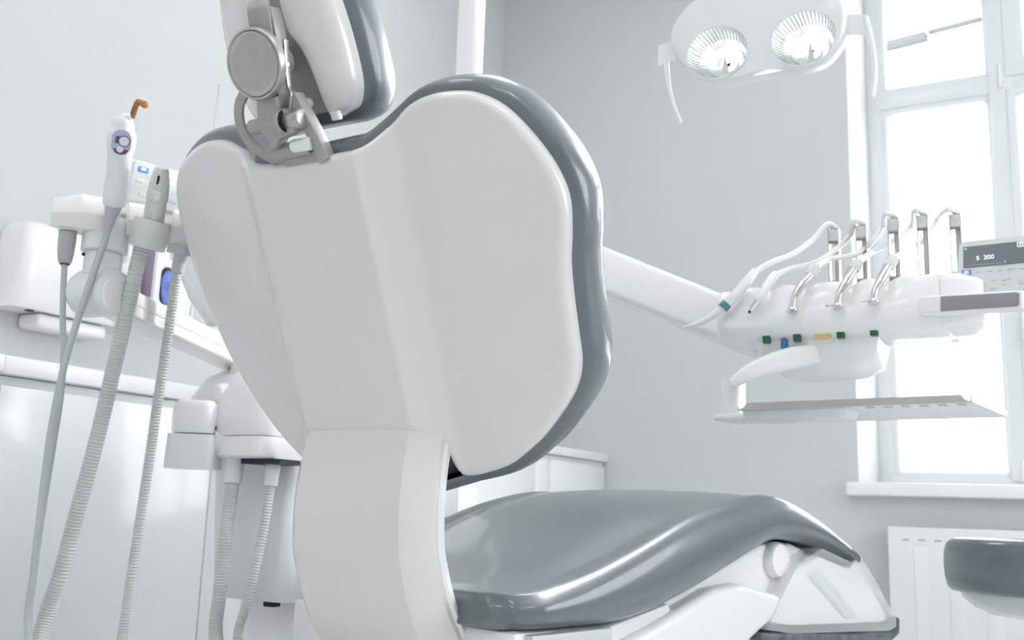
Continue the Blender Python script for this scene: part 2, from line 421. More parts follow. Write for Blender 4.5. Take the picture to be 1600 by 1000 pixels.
# ================================================================== CABINETS ON THE LEFT WALL
CX = -1.790
edges_y = [0.644, 1.214, 1.784, 2.354, 2.924, 3.494]
names = ['white base cabinet at the left edge of the picture', 'white base cabinet behind the hanging hoses', 'white base cabinet behind the dental unit', 'white base cabinet hidden behind the backrest', 'second white base cabinet from the window wall', 'white base cabinet in the far corner by the wall']
for i, y0 in enumerate(edges_y):
    y1 = y0+.57 if i < 5 else YB-.002
    c = empty('base_cabinet', (-2.1, (y0+y1)/2, 0), names[i], 'cabinet', 'white base cabinets along the left wall')
    build('body', boxb(XL+.005, CX-.001, y0+.001, y1-.001, .09, .842), 'cabinet_white', c)
    build('plinth', boxb(XL+.005, CX-.05, y0+.001, y1-.001, 0, .088), 'cabinet_white', c)
    if i == 5:
        build('filler_strip', boxb(CX, CX+.018, y0+.002, y0+.125, .10, .822, .002), 'cabinet_white', c)
        build('door', boxb(CX, CX+.018, y0+.130, y1-.02, .10, .822, .002), 'cabinet_white', c)
    else: build('door', boxb(CX, CX+.018, y0+.002, y1-.002, .10, .822, .002), 'cabinet_white', c)
tag(build('worktop', boxb(XL+.002, -1.766, 1.214, YB-.002, .844, .880, .003), 'worktop_white'), 'long white worktop on the base cabinets along the left wall', 'worktop')
tag(build('worktop', boxb(XL+.002, -1.752, .60, 1.205, .846, .878, .003), 'worktop_white'), 'short white worktop end piece at the left edge of the picture', 'worktop')

# things on the left wall
td = empty('towel_dispenser', (XL, 1.75, 1.07), 'white paper towel dispenser on the wall behind the instrument holder', 'dispenser')
y0, y1 = 1.575, 1.90
rings = []
for z, gx, gy in ((1.085, .100, .0), (1.10, .112, .002), (1.2, .118, .004), (1.29, .112, .012), (1.318, .085, .03)):
    rings.append([(XL, y0+gy, z), (XL+gx-.025, y0+gy, z), (XL+gx-.008, y0+gy+.007, z), (XL+gx, y0+gy+.028, z), (XL+gx, y1-gy-.028, z), (XL+gx-.008, y1-gy-.007, z), (XL+gx-.025, y1-gy, z), (XL, y1-gy, z)])
build('cover', loft(rings), 'white_plastic', td, sharp=50)
build('tray', boxb(XL, XL+.085, 1.66, 1.88, 1.045, 1.083, .012, 3), 'white_plastic', td)
build('lock', cyl((XL+.075, 1.64, 1.083), (XL+.075, 1.64, 1.090), .012, n=16), 'black_rubber', td)
sb = empty('soap_bottle', (XL+.05, 1.955, 1.09), 'shiny white soap bottle on the wall beside the glove box', 'dispenser')
Mb = Matrix.Translation((XL+.05, 1.955, 1.10))
build('bottle', lathe([(.034, 0), (.04, .006), (.04, .15), (.036, .17), (.016, .185), (.016, .20)], 24), 'white_plastic', sb, Mb)
build('bracket', boxb(XL, XL+.05, 1.94, 1.97, 1.13, 1.15, .003), 'white_plastic', sb)
build('pump', join(lathe([(.02, .198), (.02, .215), (.008, .218), (.008, .24)], 20), box(.02, .055, .014, .004, 2, Matrix.Translation((0, -.01, .245)))), 'white_plastic', sb, Mb)
gb = empty('glove_box', (XL+.05, 2.07, 1.13), 'white and purple glove box with a blue glove showing in its oval opening', 'glove box')
gy0, gy1, gz0, gz1, gx = 2.02, 2.165, 1.165, 1.395, XL+.095
build('carton', boxb(XL+.001, gx, gy0, gy1, gz0, gz1, .002), 'white_plastic', gb)
build('side_print', boxb(XL+.01, gx-.012, gy0-.0008, gy0+.001, gz0+.004, gz1-.004), 'purple_print', gb)
build('front_print', boxb(gx-.001, gx+.0008, gy0+.045, gy1-.004, gz1-.075, gz1-.004), 'lilac_print', gb)
ell = [(.026*math.cos(a), .075*math.sin(a)) for a in [2*math.pi*i/32 for i in range(32)]]
sup = rrect(.024, .057, .0235, 8)
_g = onx(260, 447, gx); Mg = axes((gx+.0006, _g.y, _g.z), (0, 1, 0), (0, 0, 1), (1, 0, 0))
build('opening', prism(sup, .0016, both=False), 'black_rubber', gb, Mg)
P = resample_closed([V(p) for p in smooth_closed([(.023*math.cos(a)*(1+.05*math.sin(3*a)), -.005+.053*math.sin(a)) for a in [2*math.pi*i/14 for i in range(14)]], 4)], .005)
build('glove', plate(P, .007, lambda u, v: .010+.004*math.sin(90*u+40*v)+.003*math.sin(130*v), .010, .008), 'blue_glove', gb, Mg)
build('holder', join(boxb(XL, gx+.004, gy0-.006, gy0-.002, gz0-.02, gz0+.03), boxb(XL, gx+.004, gy1+.002, gy1+.006, gz0-.02, gz0+.03), boxb(XL, gx+.006, gy0-.006, gy1+.006, gz0-.024, gz0-.002)), 'white_plastic', gb)

# ================================================================== DENTAL CHAIR
H_B = rad(2.0); RHO = 0.441
BO = at(508.37, 450, 1.3)
bfw = V((math.sin(H_B), math.cos(H_B), 0)); br = V((math.cos(H_B), -math.sin(H_B), 0)); Zv = V((0, 0, 1))
bv = Zv*math.cos(RHO) - bfw*math.sin(RHO); bw = -bfw*math.cos(RHO) - Zv*math.sin(RHO)
MB = axes(BO, br, bv, bw)
def bl(u, v, w): return BO + br*u + bv*v + bw*w
def bpl(x, y, w):
    d = ray(x, y); o = CAM-BO; t = (w-o.dot(bw))/d.dot(bw); P = o+d*t
    return V((P.dot(br), P.dot(bv)))
chair = empty('dental_chair', (-.83, 1.45, 0), 'white and grey dental patient chair with heart-shaped backrest and headrest', 'dental chair')

PA, PX1, PZ1, PX2, PZ2 = .088, .131, -.0385, .447, -.113
def prof_raw(u):
    u = abs(u)
    if u < PA: return 0.0
    if u < PX1: return PZ1*(u-PA)/(PX1-PA)
    return PZ1+(PZ2-PZ1)*(u-PX1)/(PX2-PX1)
def bprof(u, v=0):
    return sum(prof_raw(u+k*.0017) for k in (-2, -1, 0, 1, 2))/5
R_side = [(.059, .1665), (.092, .168), (.117, .183), (.147, .206), (.176, .2145), (.207, .2135), (.237, .204), (.270, .177), (.305, .120), (.3205, .070), (.317, .025), (.309, -.015), (.305, -.060), (.303, -.105), (.300, -.147), (.284, -.184), (.244, -.230), (.215, -.253), (.187, -.270), (.150, -.279), (.127, -.2785), (.119, -.262), (.114, -.238), (.100, -.213), (.082, -.204), (.04, -.2035)]
L_side = [(-.04, -.2035), (-.082, -.204), (-.100, -.213), (-.114, -.238), (-.119, -.262), (-.130, -.276), (-.150, -.262), (-.191, -.231), (-.240, -.175), (-.281, -.106), (-.305, -.035), (-.322, .040), (-.327, .10), (-.319, .155), (-.290, .192), (-.243, .212), (-.204, .2165), (-.170, .211), (-.141, .197), (-.092, .175), (-.058, .169), (0., .166)]
BOUT = resample_closed([V(p) for p in smooth_closed(R_side+L_side, 5)], .0075)
build('backrest_shell', plate(BOUT, .0085, bprof, .012, .020, cols=(-PX1, -PA, PA, PX1)), 'white_shell', chair, MB, sharp=60)

def cushion(name, P, wfn, w0, T, off, bulge, m, parent, M, dish=.0, n=9, h=.02):
    N = outward(P); rings = []
    for k in range(n+1):
        a = math.pi*k/n; o = off+bulge*math.sin(a)**0.8 if 0 < k < n else off-.006; z = w0-T*(1-math.cos(a))/2
        rings.append([(p.x+q.x*o, p.y+q.y*o, wfn(p.x+q.x*o, p.y+q.y*o)+z) for p, q in zip(P, N)])
    bm = loft(rings, cap=False)
    last = [V((p[0], p[1])) for p in rings[-1]]
    ov, oe, of, *_ = geo.delaunay_2d_cdt(last, [(i, (i+1) % len(last)) for i in range(len(last))], [], 1, 1e-7)
    vs = [bm.verts.new((p.x, p.y, wfn(p.x, p.y)+w0-T)) for p in ov]
    for f in of: bm.faces.new([vs[i] for i in f])
    first = [V((p[0], p[1])) for p in rings[0]]
    ov, oe, of, *_ = geo.delaunay_2d_cdt(first, [(i, (i+1) % len(first)) for i in range(len(first))], [], 1, 1e-7)
    vs = [bm.verts.new((p.x, p.y, wfn(p.x, p.y)+w0-.030)) for p in ov]
    for f in of: bm.faces.new([vs[i] for i in f])
    bmesh.ops.remove_doubles(bm, verts=bm.verts, dist=1e-5)
    return build(name, bm, m, parent, M, sharp=70)
# the cushion outline closes straight across the bottom, behind the support arm
CSH = [p for p in R_side if p[1] > -.2785 or p[0] > .14]
Cpts = R_side[:20]+[(.10, -.283), (0, -.284), (-.10, -.279)]+L_side[6:]
COUT = resample_closed([V(p) for p in smooth_closed(Cpts, 5)], .0075)
cushion('backrest_cushion', COUT, bprof, -.020, .070, .004, .014, 'grey_vinyl', chair, MB)

# support arm: centre panel and side facets carried down behind the seat
def arm_pt(px, py, U):
    d = ray(px, py); o = CAM-BO; t = (U-o.dot(br))/d.dot(br); P = o+d*t
    return P.dot(bfw), P.z+BO.z
cl = [(.090, .735), (.0815, .702), (.0735, .655), (.071, .610), (.075, .560), (.085, .527), (.104, .485), (.128, .450), (.175, .400), (.26, .345), (.40, .31)]
arm_path = catmull([V((0, s, z)) for s, z in cl], 6)
def arm_rings(half):
    out = []
    for i, p in enumerate(arm_path):
        t = (arm_path[min(i+1, len(arm_path)-1)]-arm_path[max(i-1, 0)]).normalized()     # in (s, z)
        nrm = V((0, t.z, -t.y))           # outward (rear) normal in the sagittal plane
        t2 = i/(len(arm_path)-1); wd = 1.0+.06*t2
        ring = []
        for u, w in half: ring.append((u*wd, w, p, nrm))
        out.append([BO + br*a + bfw*(q.y+nn.y*b) + Zv*(q.z+nn.z*b-BO.z) for a, b, q, nn in ring])
    return out
sec = [(-.116, -.040), (-.116, -.031), (-.112, -.025), (-.090, -.004), (-.084, 0), (-.03, .001), (.03, .001), (.084, 0), (.090, -.004), (.112, -.025), (.116, -.031), (.116, -.040)]
build('support_arm', loft(arm_rings(sec)), 'white_shell', chair, None, sharp=30)
sec2 = [(-.118, -.052), (-.120, -.042), (-.117, -.038), (.117, -.038), (.120, -.042), (.118, -.052)]
build('arm_trim', loft(arm_rings(sec2)), 'white_plastic', chair, None, sharp=30)

# headrest: domed two-lobed shell with a central slot, cushion, and hinge mechanism
HU = -.024
def hprof(u, v): 
    x = (u-HU)/.11; y = (v-.33)/.13
    return -.026 - .036*x*x - .018*y*y
hout = [(.024, .215), (.042, .2155), (.056, .222), (.067, .248), (.070, .290), (.068, .335), (.060, .385), (.046, .425), (.02, .447), (-.01, .452), (-.04, .452), (-.08, .446), (-.108, .425), (-.126, .385), (-.133, .335), (-.130, .290), (-.120, .250), (-.104, .225), (-.080, .215), (-.050, .216), (-.040, .25), (-.036, .30), (-.034, .36), (-.030, .390), (-.016, .397), (-.004, .388), (-.001, .350), (.002, .325), (.014, .302), (.020, .27)]
HOUT = resample_closed([V(p) for p in smooth_closed(hout, 4)], .006)
build('headrest_shell', plate(HOUT, .008, hprof, .012, .022, rings=(.15, .4, .7)), 'white_shell', chair, MB, sharp=60)
hc = [p for p in hout[:20]]
HC = resample_closed([V(p) for p in smooth_closed(hc, 4)], .006)
build('headrest_back_plate', plate(resample_closed([V(p) for p in smooth_closed([(x*.97+HU*.03, .33+(y-.33)*.97) for x, y in hc], 4)], .008), .012, lambda u, v: hprof(u, v)-.020, .006, .006, rings=(.4,)), 'satin_metal', chair, MB)
cushion('headrest_cushion', HC, hprof, -.026, .055, .003, .012, 'grey_vinyl', chair, MB)

# metal mechanism
def bar(name, pts, w, t, m, parent, k=6, bev=.0015, xh=None):
    """flat bar: points in (u, v, w) of the back frame; width w along local x hint, thickness t"""
    P = [bl(*p) for p in pts]; P = catmull(P, k) if k > 1 else P
    pr = rrect(w/2, t/2, min(bev, t/2.2), 2)
    return build(name, sweep(P, lambda i, tt: pr, xh or br), m, parent, None, sharp=35)
def bpx(x, y, w): q = bpl(x, y, w); return (q.x, q.y, w)
strap = bar('headrest_strap', [bpx(404, 2, -.012), bpx(404, 12, .0), bpx(407, 35, .002), bpx(413, 70, .002), bpx(418, 110, .002), bpx(420, 150, .002)], .030, .007, 'satin_metal', chair)
DU = bpl(396, 100, .024); MKN = MB @ Matrix.Translation((DU.x, DU.y, .000))
kn = build('headrest_knob', lathe([(.034, .011), (.042, .0125), (.0440, .0145), (.0440, .022), (.0430, .0245), (.0405, .025), (.0395, .0235)], 56), 'brushed_metal', chair, MKN, sharp=35)
build('knob_face', lathe([(.0392, .0225), (.0392, .0245), (.037, .0250), (.031, .0222), (.020, .0190), (.008, .0176), (.001, .0174)], 56), 'brushed_metal', kn, MKN, sharp=35)
build('knob_groove', lathe([(.0399, .0215), (.0399, .0242), (.0390, .0242), (.0390, .0215)], 56), 'black_rubber', kn, MKN)
build('knob_stem', lathe([(.02, -.030), (.02, .004)], 24), 'satin_metal', chair, MKN)
bar('side_plate', [bpx(428, 12, -.016), bpx(436, 45, -.012), bpx(441, 80, -.012), bpx(443, 120, -.010), bpx(440, 160, -.006)], .004, .020, 'satin_metal', chair)
bar('release_lever', [bpx(446, 62, -.006), bpx(448, 100, -.004), bpx(452, 135, -.002), bpx(457, 148, .0), bpx(456, 172, .0)], .0035, .009, 'brushed_metal', chair)
q = bpl(446, 101, .004); build('lever_pin', cyl(bl(q.x-.004, q.y, .002), bl(q.x+.003, q.y, .004), .003, n=12), 'chrome', chair)
clv = [(399, 152), (430, 150), (434, 170), (446, 172), (459, 180), (463, 192), (458, 206), (446, 214), (435, 218), (430, 232), (417, 234), (420, 220), (409, 209), (402, 202)]
build('clevis', prism([tuple(bpl(x, y, .014)) for x, y in clv], .022, .003), 'satin_metal', chair, MB @ Matrix.Translation((0, 0, .003)), sharp=35)
p0_, p1_, p2_ = bpx(393, 199, .004), bpx(444, 190, .006), bpx(469, 186, .006)
pv = build('pivot_pin', cyl(bl(*p1_), bl(*p2_)+br*.006, .0125, n=28, bev=.003), 'brushed_metal', chair)
build('pin_stub', cyl(bl(*p0_), bl(*p1_), .0095, n=24, bev=.002), 'satin_metal', chair)
build('pivot_bushing', cyl(bl(*p1_)+bw*.004-br*.002, bl(*p1_)+bw*.004+br*.006, .0165, n=28, bev=.002), 'satin_metal', pv)
build('pivot_washer', cyl(bl(*p1_)+bw*.004+br*.006, bl(*p1_)+bw*.004+br*.0075, .0145, n=28), 'black_rubber', pv)
f0_, f1_ = bpx(422, 243, -.006), bpx(487, 228, -.006)
build('mount_foot', cyl(bl(*f0_), bl(*f1_), .0115, n=24, bev=.003), 'satin_metal', chair)
f0_, f1_ = bpx(458, 229, .004), bpx(486, 224, .004)
build('foot_bolt', cyl(bl(*f0_), bl(*f1_), .0085, n=20, bev=.002), 'cool_plastic', chair)
bar('yoke_loop', [(-.020, .168, -.008), (-.052, .180, -.008), (-.076, .200, -.008), (-.086, .225, -.008), (-.080, .250, -.008), (-.060, .268, -.008)], .006, .014, 'satin_metal', chair, xh=bw)
bar('yoke_base', [(-.022, .165, -.010), (.0, .163, -.010), (.02, .163, -.010), (.042, .164, -.010)], .022, .016, 'satin_metal', chair, k=1, xh=bv)
bar('yoke_strut', [(.044, .160, -.006), (.036, .19, -.006), (.022, .228, -.006), (.014, .245, -.008)], .016, .018, 'satin_metal', chair, k=4, xh=br)
q = bpl(477, 162, -.034); build('shell_stud', cyl(bl(q.x, q.y, -.042), bl(q.x, q.y, -.031), .008, n=20, bev=.002), 'white_shell', chair)
build('shell_tab', box(.012, .012, .010, .002, 2, MB @ Matrix.Translation((.040, .213, -.048))), 'white_plastic', chair)

# ---- seat (turned a little to the right of the backrest)
H_S = rad(18); sfw = V((math.sin(H_S), math.cos(H_S), 0)); sr = V((math.cos(H_S), -math.sin(H_S), 0))
S_EDGE = -.9014      # lateral offset (from the world origin along sr) of the right side of the seat
HWS = .280
SC = sfw*.92 + sr*(S_EDGE-HWS)          # rear centre of the seat on the floor
MS = axes(SC, sr, sfw, Zv)              # local x right, y forward, z up
def interp(T, s):
    if s <= T[0][0]: return T[0][1]
    for i in range(len(T)-1):
        (a, va), (b, vb) = T[i], T[i+1]
        if s <= b:
            p0 = T[max(i-1, 0)]; p3 = T[min(i+2, len(T)-1)]
            m0 = (vb-p0[1])/(b-p0[0]) if b != p0[0] else 0; m1 = (p3[1]-va)/(p3[0]-a) if p3[0] != a else 0
            h = b-a; t = (s-a)/h
            return (2*t**3-3*t*t+1)*va+(t**3-2*t*t+t)*h*m0+(-2*t**3+3*t*t)*vb+(t**3-t*t)*h*m1
    return T[-1][1]
ZT = [(-.02, .516), (0, .518), (.1, .538), (.2, .569), (.345, .622), (.45, .648), (.53, .659), (.60, .655), (.70, .627), (.76, .604), (.83, .570)]
ZB = [(-.02, .470), (0, .470), (.195, .476), (.345, .513), (.45, .548), (.56, .583), (.65, .583), (.72, .572), (.80, .550), (.83, .537)]
def seat_ring(s, grow=0.0, hw=HWS):
    zt, zb = interp(ZT, s), interp(ZB, s); th = zt-zb
    d = 1.0 if .10 < s < .62 else (max(0, s)/.10 if s <= .10 else max(0, (.83-s)/.21))
    pts = []
    d *= 1.0 if s < .30 else max(.3, 1-(s-.30)/.30)
    half = [(0, zt+.016*d), (.06, zt+.0145*d), (.12, zt+.009*d), (.165, zt+.001*d), (.190, zt-.005*d), (.206, zt-.0085*d), (.218, zt-.006*d), (.230, zt-.001), (.241, zt-.004), (.2505, zt-.015), (.2545, zt-th*.38), (.255, zt-th*.55), (.2535, zb+th*.25), (.247, zb+.010), (.236, zb+.002), (.22, zb), (.1, zb)]
    k = (hw+grow)/.255
    for u, z in half: pts.append((u*k, s, z))
    kl = k*(1-.13*max(0, min(1, (.28-s)/.30))**1.5)
    for u, z in half[::-1][:-1]: pts.append((-u*kl, s, z))
    return pts
rings = []
RC = .055
for s, f in ((-.037, .70), (-.0365, .82), (-.034, .92), (-.029, .98)):
    rg = seat_ring(-.03, 0, HWS-RC*(1-.12*(f-.7)/.28)); zc_ = .494
    rings.append([(x*(.97+.03*(f-.7)/.28), s, zc_+(z-zc_)*f) for x, y, z in rg])
for s in (-.024, -.018, -.010, .0, .010, .020):
    q_ = min(1.0, (s+.030)/RC); rings.append(seat_ring(s, 0, HWS-RC+RC*math.sqrt(1-(1-q_)**2)))
for s in [.03+.025*i for i in range(31)]+[.805, .816, .826]: rings.append(seat_ring(s))
last = seat_ring(.826); cz = sum(p[2] for p in last)/len(last)
rings.append([(x*.985, .831, cz+(z-cz)*.93) for x, y, z in last])
build('seat_cushion', loft(rings), 'grey_vinyl', chair, MS, sharp=80)

# white seat frame and leg support below the cushion
def splane(px, py, inset):
    c = S_EDGE-inset; d = ray(px, py); t = c/d.dot(sr); P = CAM+d*t
    return (P.dot(sfw)-.92, P.z)
XO = HWS-.255
def side_prism(name, pts, x0, x1, m, bev=.006, seg=2):
    x1 += XO; x0 += XO if x0 > 0 else -XO
    bm = prism(pts, x1-x0, bev, seg)
    # local prism x -> forward, y -> up, z -> lateral
    M = MS @ Matrix.Translation(((x0+x1)/2, 0, 0)) @ Matrix(((0, 0, 1, 0), (1, 0, 0, 0), (0, 1, 0, 0), (0, 0, 0, 1)))
    return build(name, bm, m, chair, M, sharp=35)
side_prism('seat_frame', [(-.02, .47), (.16, .468), (.30, .495), (.30, .40), (.10, .36), (-.02, .36)], -.23, .23, 'white_plastic', .008)
side_prism('frame_strip', [(.0, .466), (.155, .468), (.155, .452), (.0, .452)], .20, .243, 'collar_grey', .003)
side_prism('leg_support', [(.160, .466), (.20, .474), (.345, .508), (.48, .552), (.56, .578), (.66, .580), (.715, .566), (.69, .545), (.60, .478), (.45, .425), (.30, .37), (.17, .36)], -.215, .215, 'white_plastic', .010, 3)
side_prism('leg_fairing', [(.165, .445), (.25, .468), (.39, .512), (.46, .518), (.60, .492), (.555, .462), (.47, .425), (.30, .36), (.18, .36)], .205, .247, 'cool_plastic', .012, 3)
pv = MS @ Matrix.Translation((.216+XO, .600, .552)) @ Matrix.Rotation(rad(90), 4, 'Y')
build('leg_pivot_cap', lathe([(.03, -.01), (.030, .008), (.026, .014), (.01, .016), (.001, .016)], 32), 'white_plastic', chair, pv)
# foot end: white board inside a clear protective cover with a grey rim
FP = [(.62, .548), (.70, .572), (.80, .548), (.835, .560), (.88, .523), (.93, .477), (.968, .443), (.966, .428), (.940, .422), (.80, .428), (.60, .436), (.52, .446)]
FPi = [(.63, .540), (.70, .560), (.80, .538), (.835, .545), (.876, .512), (.922, .470), (.950, .444), (.93, .436), (.80, .440), (.60, .447), (.54, .455)]
side_prism('foot_board', FPi, -.24, .243, 'white_plastic', .006)
ring_o = []
for x, k in ((-.25-XO, .985), (-.246-XO, 1.0), (.246+XO, 1.0), (.25+XO, .985)):
    ring_o.append([(x, p[0], p[1]) for p in FP])
build('foot_cover', loft(ring_o, cap=True), 'clear_film', chair, MS, sharp=30)
side_prism('foot_rim', [(.505, .442), (.80, .424), (.94, .418), (.968, .425), (.972, .446), (.980, .440), (.976, .414), (.945, .404), (.80, .410), (.50, .430)], -.252, .252, 'rim_grey', .003)
side_prism('foot_rib', [(.66, .525), (.70, .535), (.83, .45), (.785, .45)], .240, .2475, 'panel_grey', .004)
# base of the chair (mostly below the picture)
build('base_column', loft([[(x*k, y*k2+.10, z) for x, y in rrect(.16, .22, .05)] for z, k, k2 in ((.05, 1.25, 1.5), (.10, 1.1, 1.3), (.25, .95, 1.0), (.37, 1, 1.0))]), 'white_plastic', chair, MS)
build('base_plate', loft([[(x, y+.12, z) for x, y in rrect(hx, hy, .08)] for z, hx, hy in ((0, .27, .42), (.035, .27, .42), (.055, .25, .40))]), 'cool_plastic', chair, MS)

# ================================================================== DENTAL UNIT (column left of the chair)
unit = empty('dental_unit', (-1.25, 1.62, 0), 'white dental unit column with cuspidor bowl, pole and jointed side arm', 'dental unit')
UX0, UX1, UY0, UY1 = -1.375, -1.150, 1.27, 1.93
ucx, ucy = (UX0+UX1)/2, (UY0+UY1)/2
def usec(z, gx0, gx1, gy0, gy1, r=.035, n=6):
    x0, x1, y0, y1 = UX0+gx0, UX1-gx1, UY0+gy0, UY1-gy1
    return [(px+(x0+x1)/2, py+(y0+y1)/2, z) for px, py in rrect((x1-x0)/2, (y1-y0)/2, r, n)]
build('upper_body', loft([usec(.728, .012, 0, .004, 0), usec(.733, .009, 0, 0, 0), usec(.76, .010, 0, .004, 0), usec(.80, .018, 0, .014, 0), usec(.835, .030, .01, .034, .02), usec(.856, .050, .03, .070, .05), usec(.863, .07, .05, .10, .08)]), 'white_plastic', unit, sharp=50)
build('flange', loft([usec(.690, .018, 0, .012, 0), usec(.694, .012, 0, .004, 0), usec(.722, .010, 0, .002, 0), usec(.727, .012, 0, .004, 0)]), 'white_plastic', unit, sharp=50)
build('middle_body', loft([usec(.452, .060, .0, .085, .02, .02), usec(.458, .055, 0, .08, .02, .02), usec(.60, .045, 0, .075, .02, .02), usec(.66, .030, 0, .085, .02, .02), usec(.69, .02, 0, .085, .02, .02)]), 'cool_plastic', unit, sharp=50)
build('lower_body', loft([usec(0, .05, 0, .10, .0, .02), usec(.30, .06, 0, .12, .0, .02), usec(.452, .075, .0, .13, .0, .02)]), 'white_plastic', unit, sharp=50)
build('seal_gap', boxb(-1.215, -1.13, UY0+.020, UY0+.085, .681, .6895), 'black_rubber', unit)
for x in (-1.205, -1.135): build('latch', boxb(x, x+.022, UY0+.092, UY0+.11, .443, .4515), 'black_rubber', unit)
q = onx(372, 632, UX0+.06); 
build('cup_filler_button', loft([[(px-1.275, UY0+.022-.014*k, pz+.800) for px, pz in rrect(.019*(1-.3*k), .021*(1-.3*k), .012)] for k in (0, .6, 1.0)]), 'white_plastic', unit)
# block on the left of the unit: domed cap over a base
bc = at(306, 680, 1.72)
ex = V((.86, .50, 0)).normalized(); ey = V((-.50, .86, 0)).normalized()
MBk = axes(bc, ex, ey, Zv)
build('filter_cap', loft([[(a*k, b*k, z) for a, b in rrect(.037, .037, .018)] for z, k in ((.002, .93), (.006, .97), (.028, 1.0), (.046, .98), (.054, .92), (.058, .80))]), 'white_plastic', unit, MBk, sharp=60)
build('filter_base', loft([[(a*k, b*k, z) for a, b in rrect(.040, .039, .010)] for z, k in ((-.058, .99), (-.054, 1.02), (-.002, .98), (.0, .96))]), 'cool_plastic', unit, MBk, sharp=60)
build('filter_neck', cyl(bc+V((.03, .02, -.01)), bc+V((.075, .05, -.01)), .024, n=20), 'white_plastic', unit)
build('filter_screw', cyl(bc+ex*.0385-ey*.004+V((0, -.012, .012)), bc+ex*.044-ey*.004+V((0, -.012, .012)), .003, n=10), 'black_rubber', unit)
# light pole
pt = at(735, 60, 2.25); px_, py_ = pt.x, pt.y
build('light_pole', join(boxb(px_-.024, px_+.026, py_-.022, py_+.022, .80, 2.35, .007, 3)), 'white_plastic', unit)
# cuspidor bowl on its spigot
bo = at(350, 514, 1.80)
MBo = Matrix.Translation(bo)
bowl = build('cuspidor_bowl', lathe([(.026, .0), (.030, .004), (.042, .022), (.065, .050), (.082, .084), (.089, .118), (.0905, .126), (.087, .124), (.079, .086), (.062, .054), (.036, .024), (.004, .016)], 48, cap=False), 'bowl_glass', unit, MBo)
build('bowl_rim', lathe([(.0905, .122), (.092, .125), (.0905, .129), (.087, .127)], 48, cap=False), 'bowl_glass', bowl, MBo)
build('bowl_foot', lathe([(.001, -.030), (.046, -.030), (.050, -.026), (.050, -.018), (.043, -.006), (.030, .002), (.001, .003)], 40), 'white_plastic', unit, MBo)
build('bowl_spigot', cyl(bo+V((.03, .02, -.10)), bo+V((.03, .02, -.028)), .018, n=24), 'white_plastic', unit)
build('foot_screw', cyl(bo+V((-.02, -.012, .0)), bo+V((-.02, -.012, .012)), .006, n=14), 'chrome', unit)
# jointed arm carrying the instrument holder
j0 = at(155, 462, 1.53); j1 = at(392, 572, 1.86)
j0 = V((j0.x, j0.y, j0.z)); 
d = (j1-j0); L = d.length; ax = d.normalized(); side = ax.cross(Zv).normalized(); up = side.cross(ax)
MA = axes(j0, ax, side, up)
build('side_arm', loft([[(x, a, b) for a, b in rrect(.030, .020*k, .006)] for x, k in ((.03, .95), (.06, 1.0), (L*.6, .98), (L, .95))]), 'white_plastic', unit, MA, sharp=40)
build('arm_cover', loft([[(x, a, b+.0095) for a, b in rrect(.0315, .0125, .005)] for x in (.045, L)]), 'white_plastic', unit, MA, sharp=40)
jk = build('elbow_joint', cyl(j0-side*.038+V((0, 0, .004)), j0+side*.038+V((0, 0, .004)), .037, n=36, bev=.012), 'cool_plastic', unit)
build('joint_cap', cyl(j0-side*.030, j0+side*.0395, .030, n=32, bev=.004), 'white_plastic', jk)
pj = j0+V((0, 0, .03))
build('joint_post', lathe([(.028, 0), (.028, .034), (.026, .036), (.034, .038), (.034, .084), (.031, .09)], 32), 'cool_plastic', unit, Matrix.Translation(pj), sharp=35)
build('post_mark', join(boxb(pj.x-.012, pj.x-.002, pj.y-.0352, pj.y-.033, pj.z+.066, pj.z+.068), boxb(pj.x+.004, pj.x+.006, pj.y-.0350, pj.y-.033, pj.z+.066, pj.z+.075)), 'black_rubber', unit)
build('post_dot', cyl((pj.x-.012, pj.y-.0255, pj.z+.030), (pj.x-.012, pj.y-.0285, pj.z+.030), .0025, n=10), 'black_rubber', unit)

# ---- instrument holder on the arm
hl, hr = at(80, 347, 1.50), at(292, 343, 1.60)
hx = (hr-hl); hx.z = 0; hx.normalize(); hy = V((-hx.y, hx.x, 0)); HL = (hr-hl).length
hz = (hl.z+hr.z)/2
MH = axes(V((hl.x, hl.y, hz)), hx, hy, Zv)
holder = empty('instrument_holder', (hl.x, hl.y, hz-.03), 'white faceted instrument holder bar with small keypad on the side arm', 'instrument holder')
def hex_sec(x, d0, d1, h0, h1, hm):   # front y=d0, back d1, bottom h0, top h1, mid hm
    return [(x, d0+.016, h0), (x, d0, hm), (x, d0+.010, h1-.008), (x, d0+.022, h1), (x, d1, h1), (x, d1, h0)]
def hblock(x0, x1, ch0=.0, ch1=.0, d0=-.030):
    rs = []
    if ch0: rs.append(hex_sec(x0, d0+ch0, .030, -.018, .026, -.002))
    rs.append(hex_sec(x0+ch0, d0, .034, -.024, .030, -.004))
    rs.append(hex_sec(x1-ch1, d0, .034, -.024, .030, -.004))
    if ch1: rs.append(hex_sec(x1, d0+ch1, .030, -.018, .026, -.002))
    bm = loft(rs); bmesh.ops.recalc_face_normals(bm, faces=bm.faces)
    bmesh.ops.bevel(bm, geom=list(bm.edges), offset=.0025, segments=2, profile=.5, affect='EDGES', clamp_overlap=True)
    return bm
build('end_block', hblock(0.0, .088, .036, .0), 'white_plastic', holder, MH, sharp=30)
build('middle_block', hblock(.104, .152), 'white_plastic', holder, MH, sharp=30)
build('inner_block', hblock(.172, HL+.05), 'white_plastic', holder, MH, sharp=30)
build('rear_bar', boxb(.02, HL+.06, .010, .040, -.022, .028, .004), 'white_plastic', holder, MH)
kp = box(.086, .010, .080, .008, 3)
MK = MH @ Matrix.Translation((.147, .012, .066)) @ Matrix.Rotation(rad(-14), 4, 'X') @ Matrix.Rotation(rad(6), 4, 'Y')
kpo = build('keypad', kp, 'panel_grey', holder, MK)
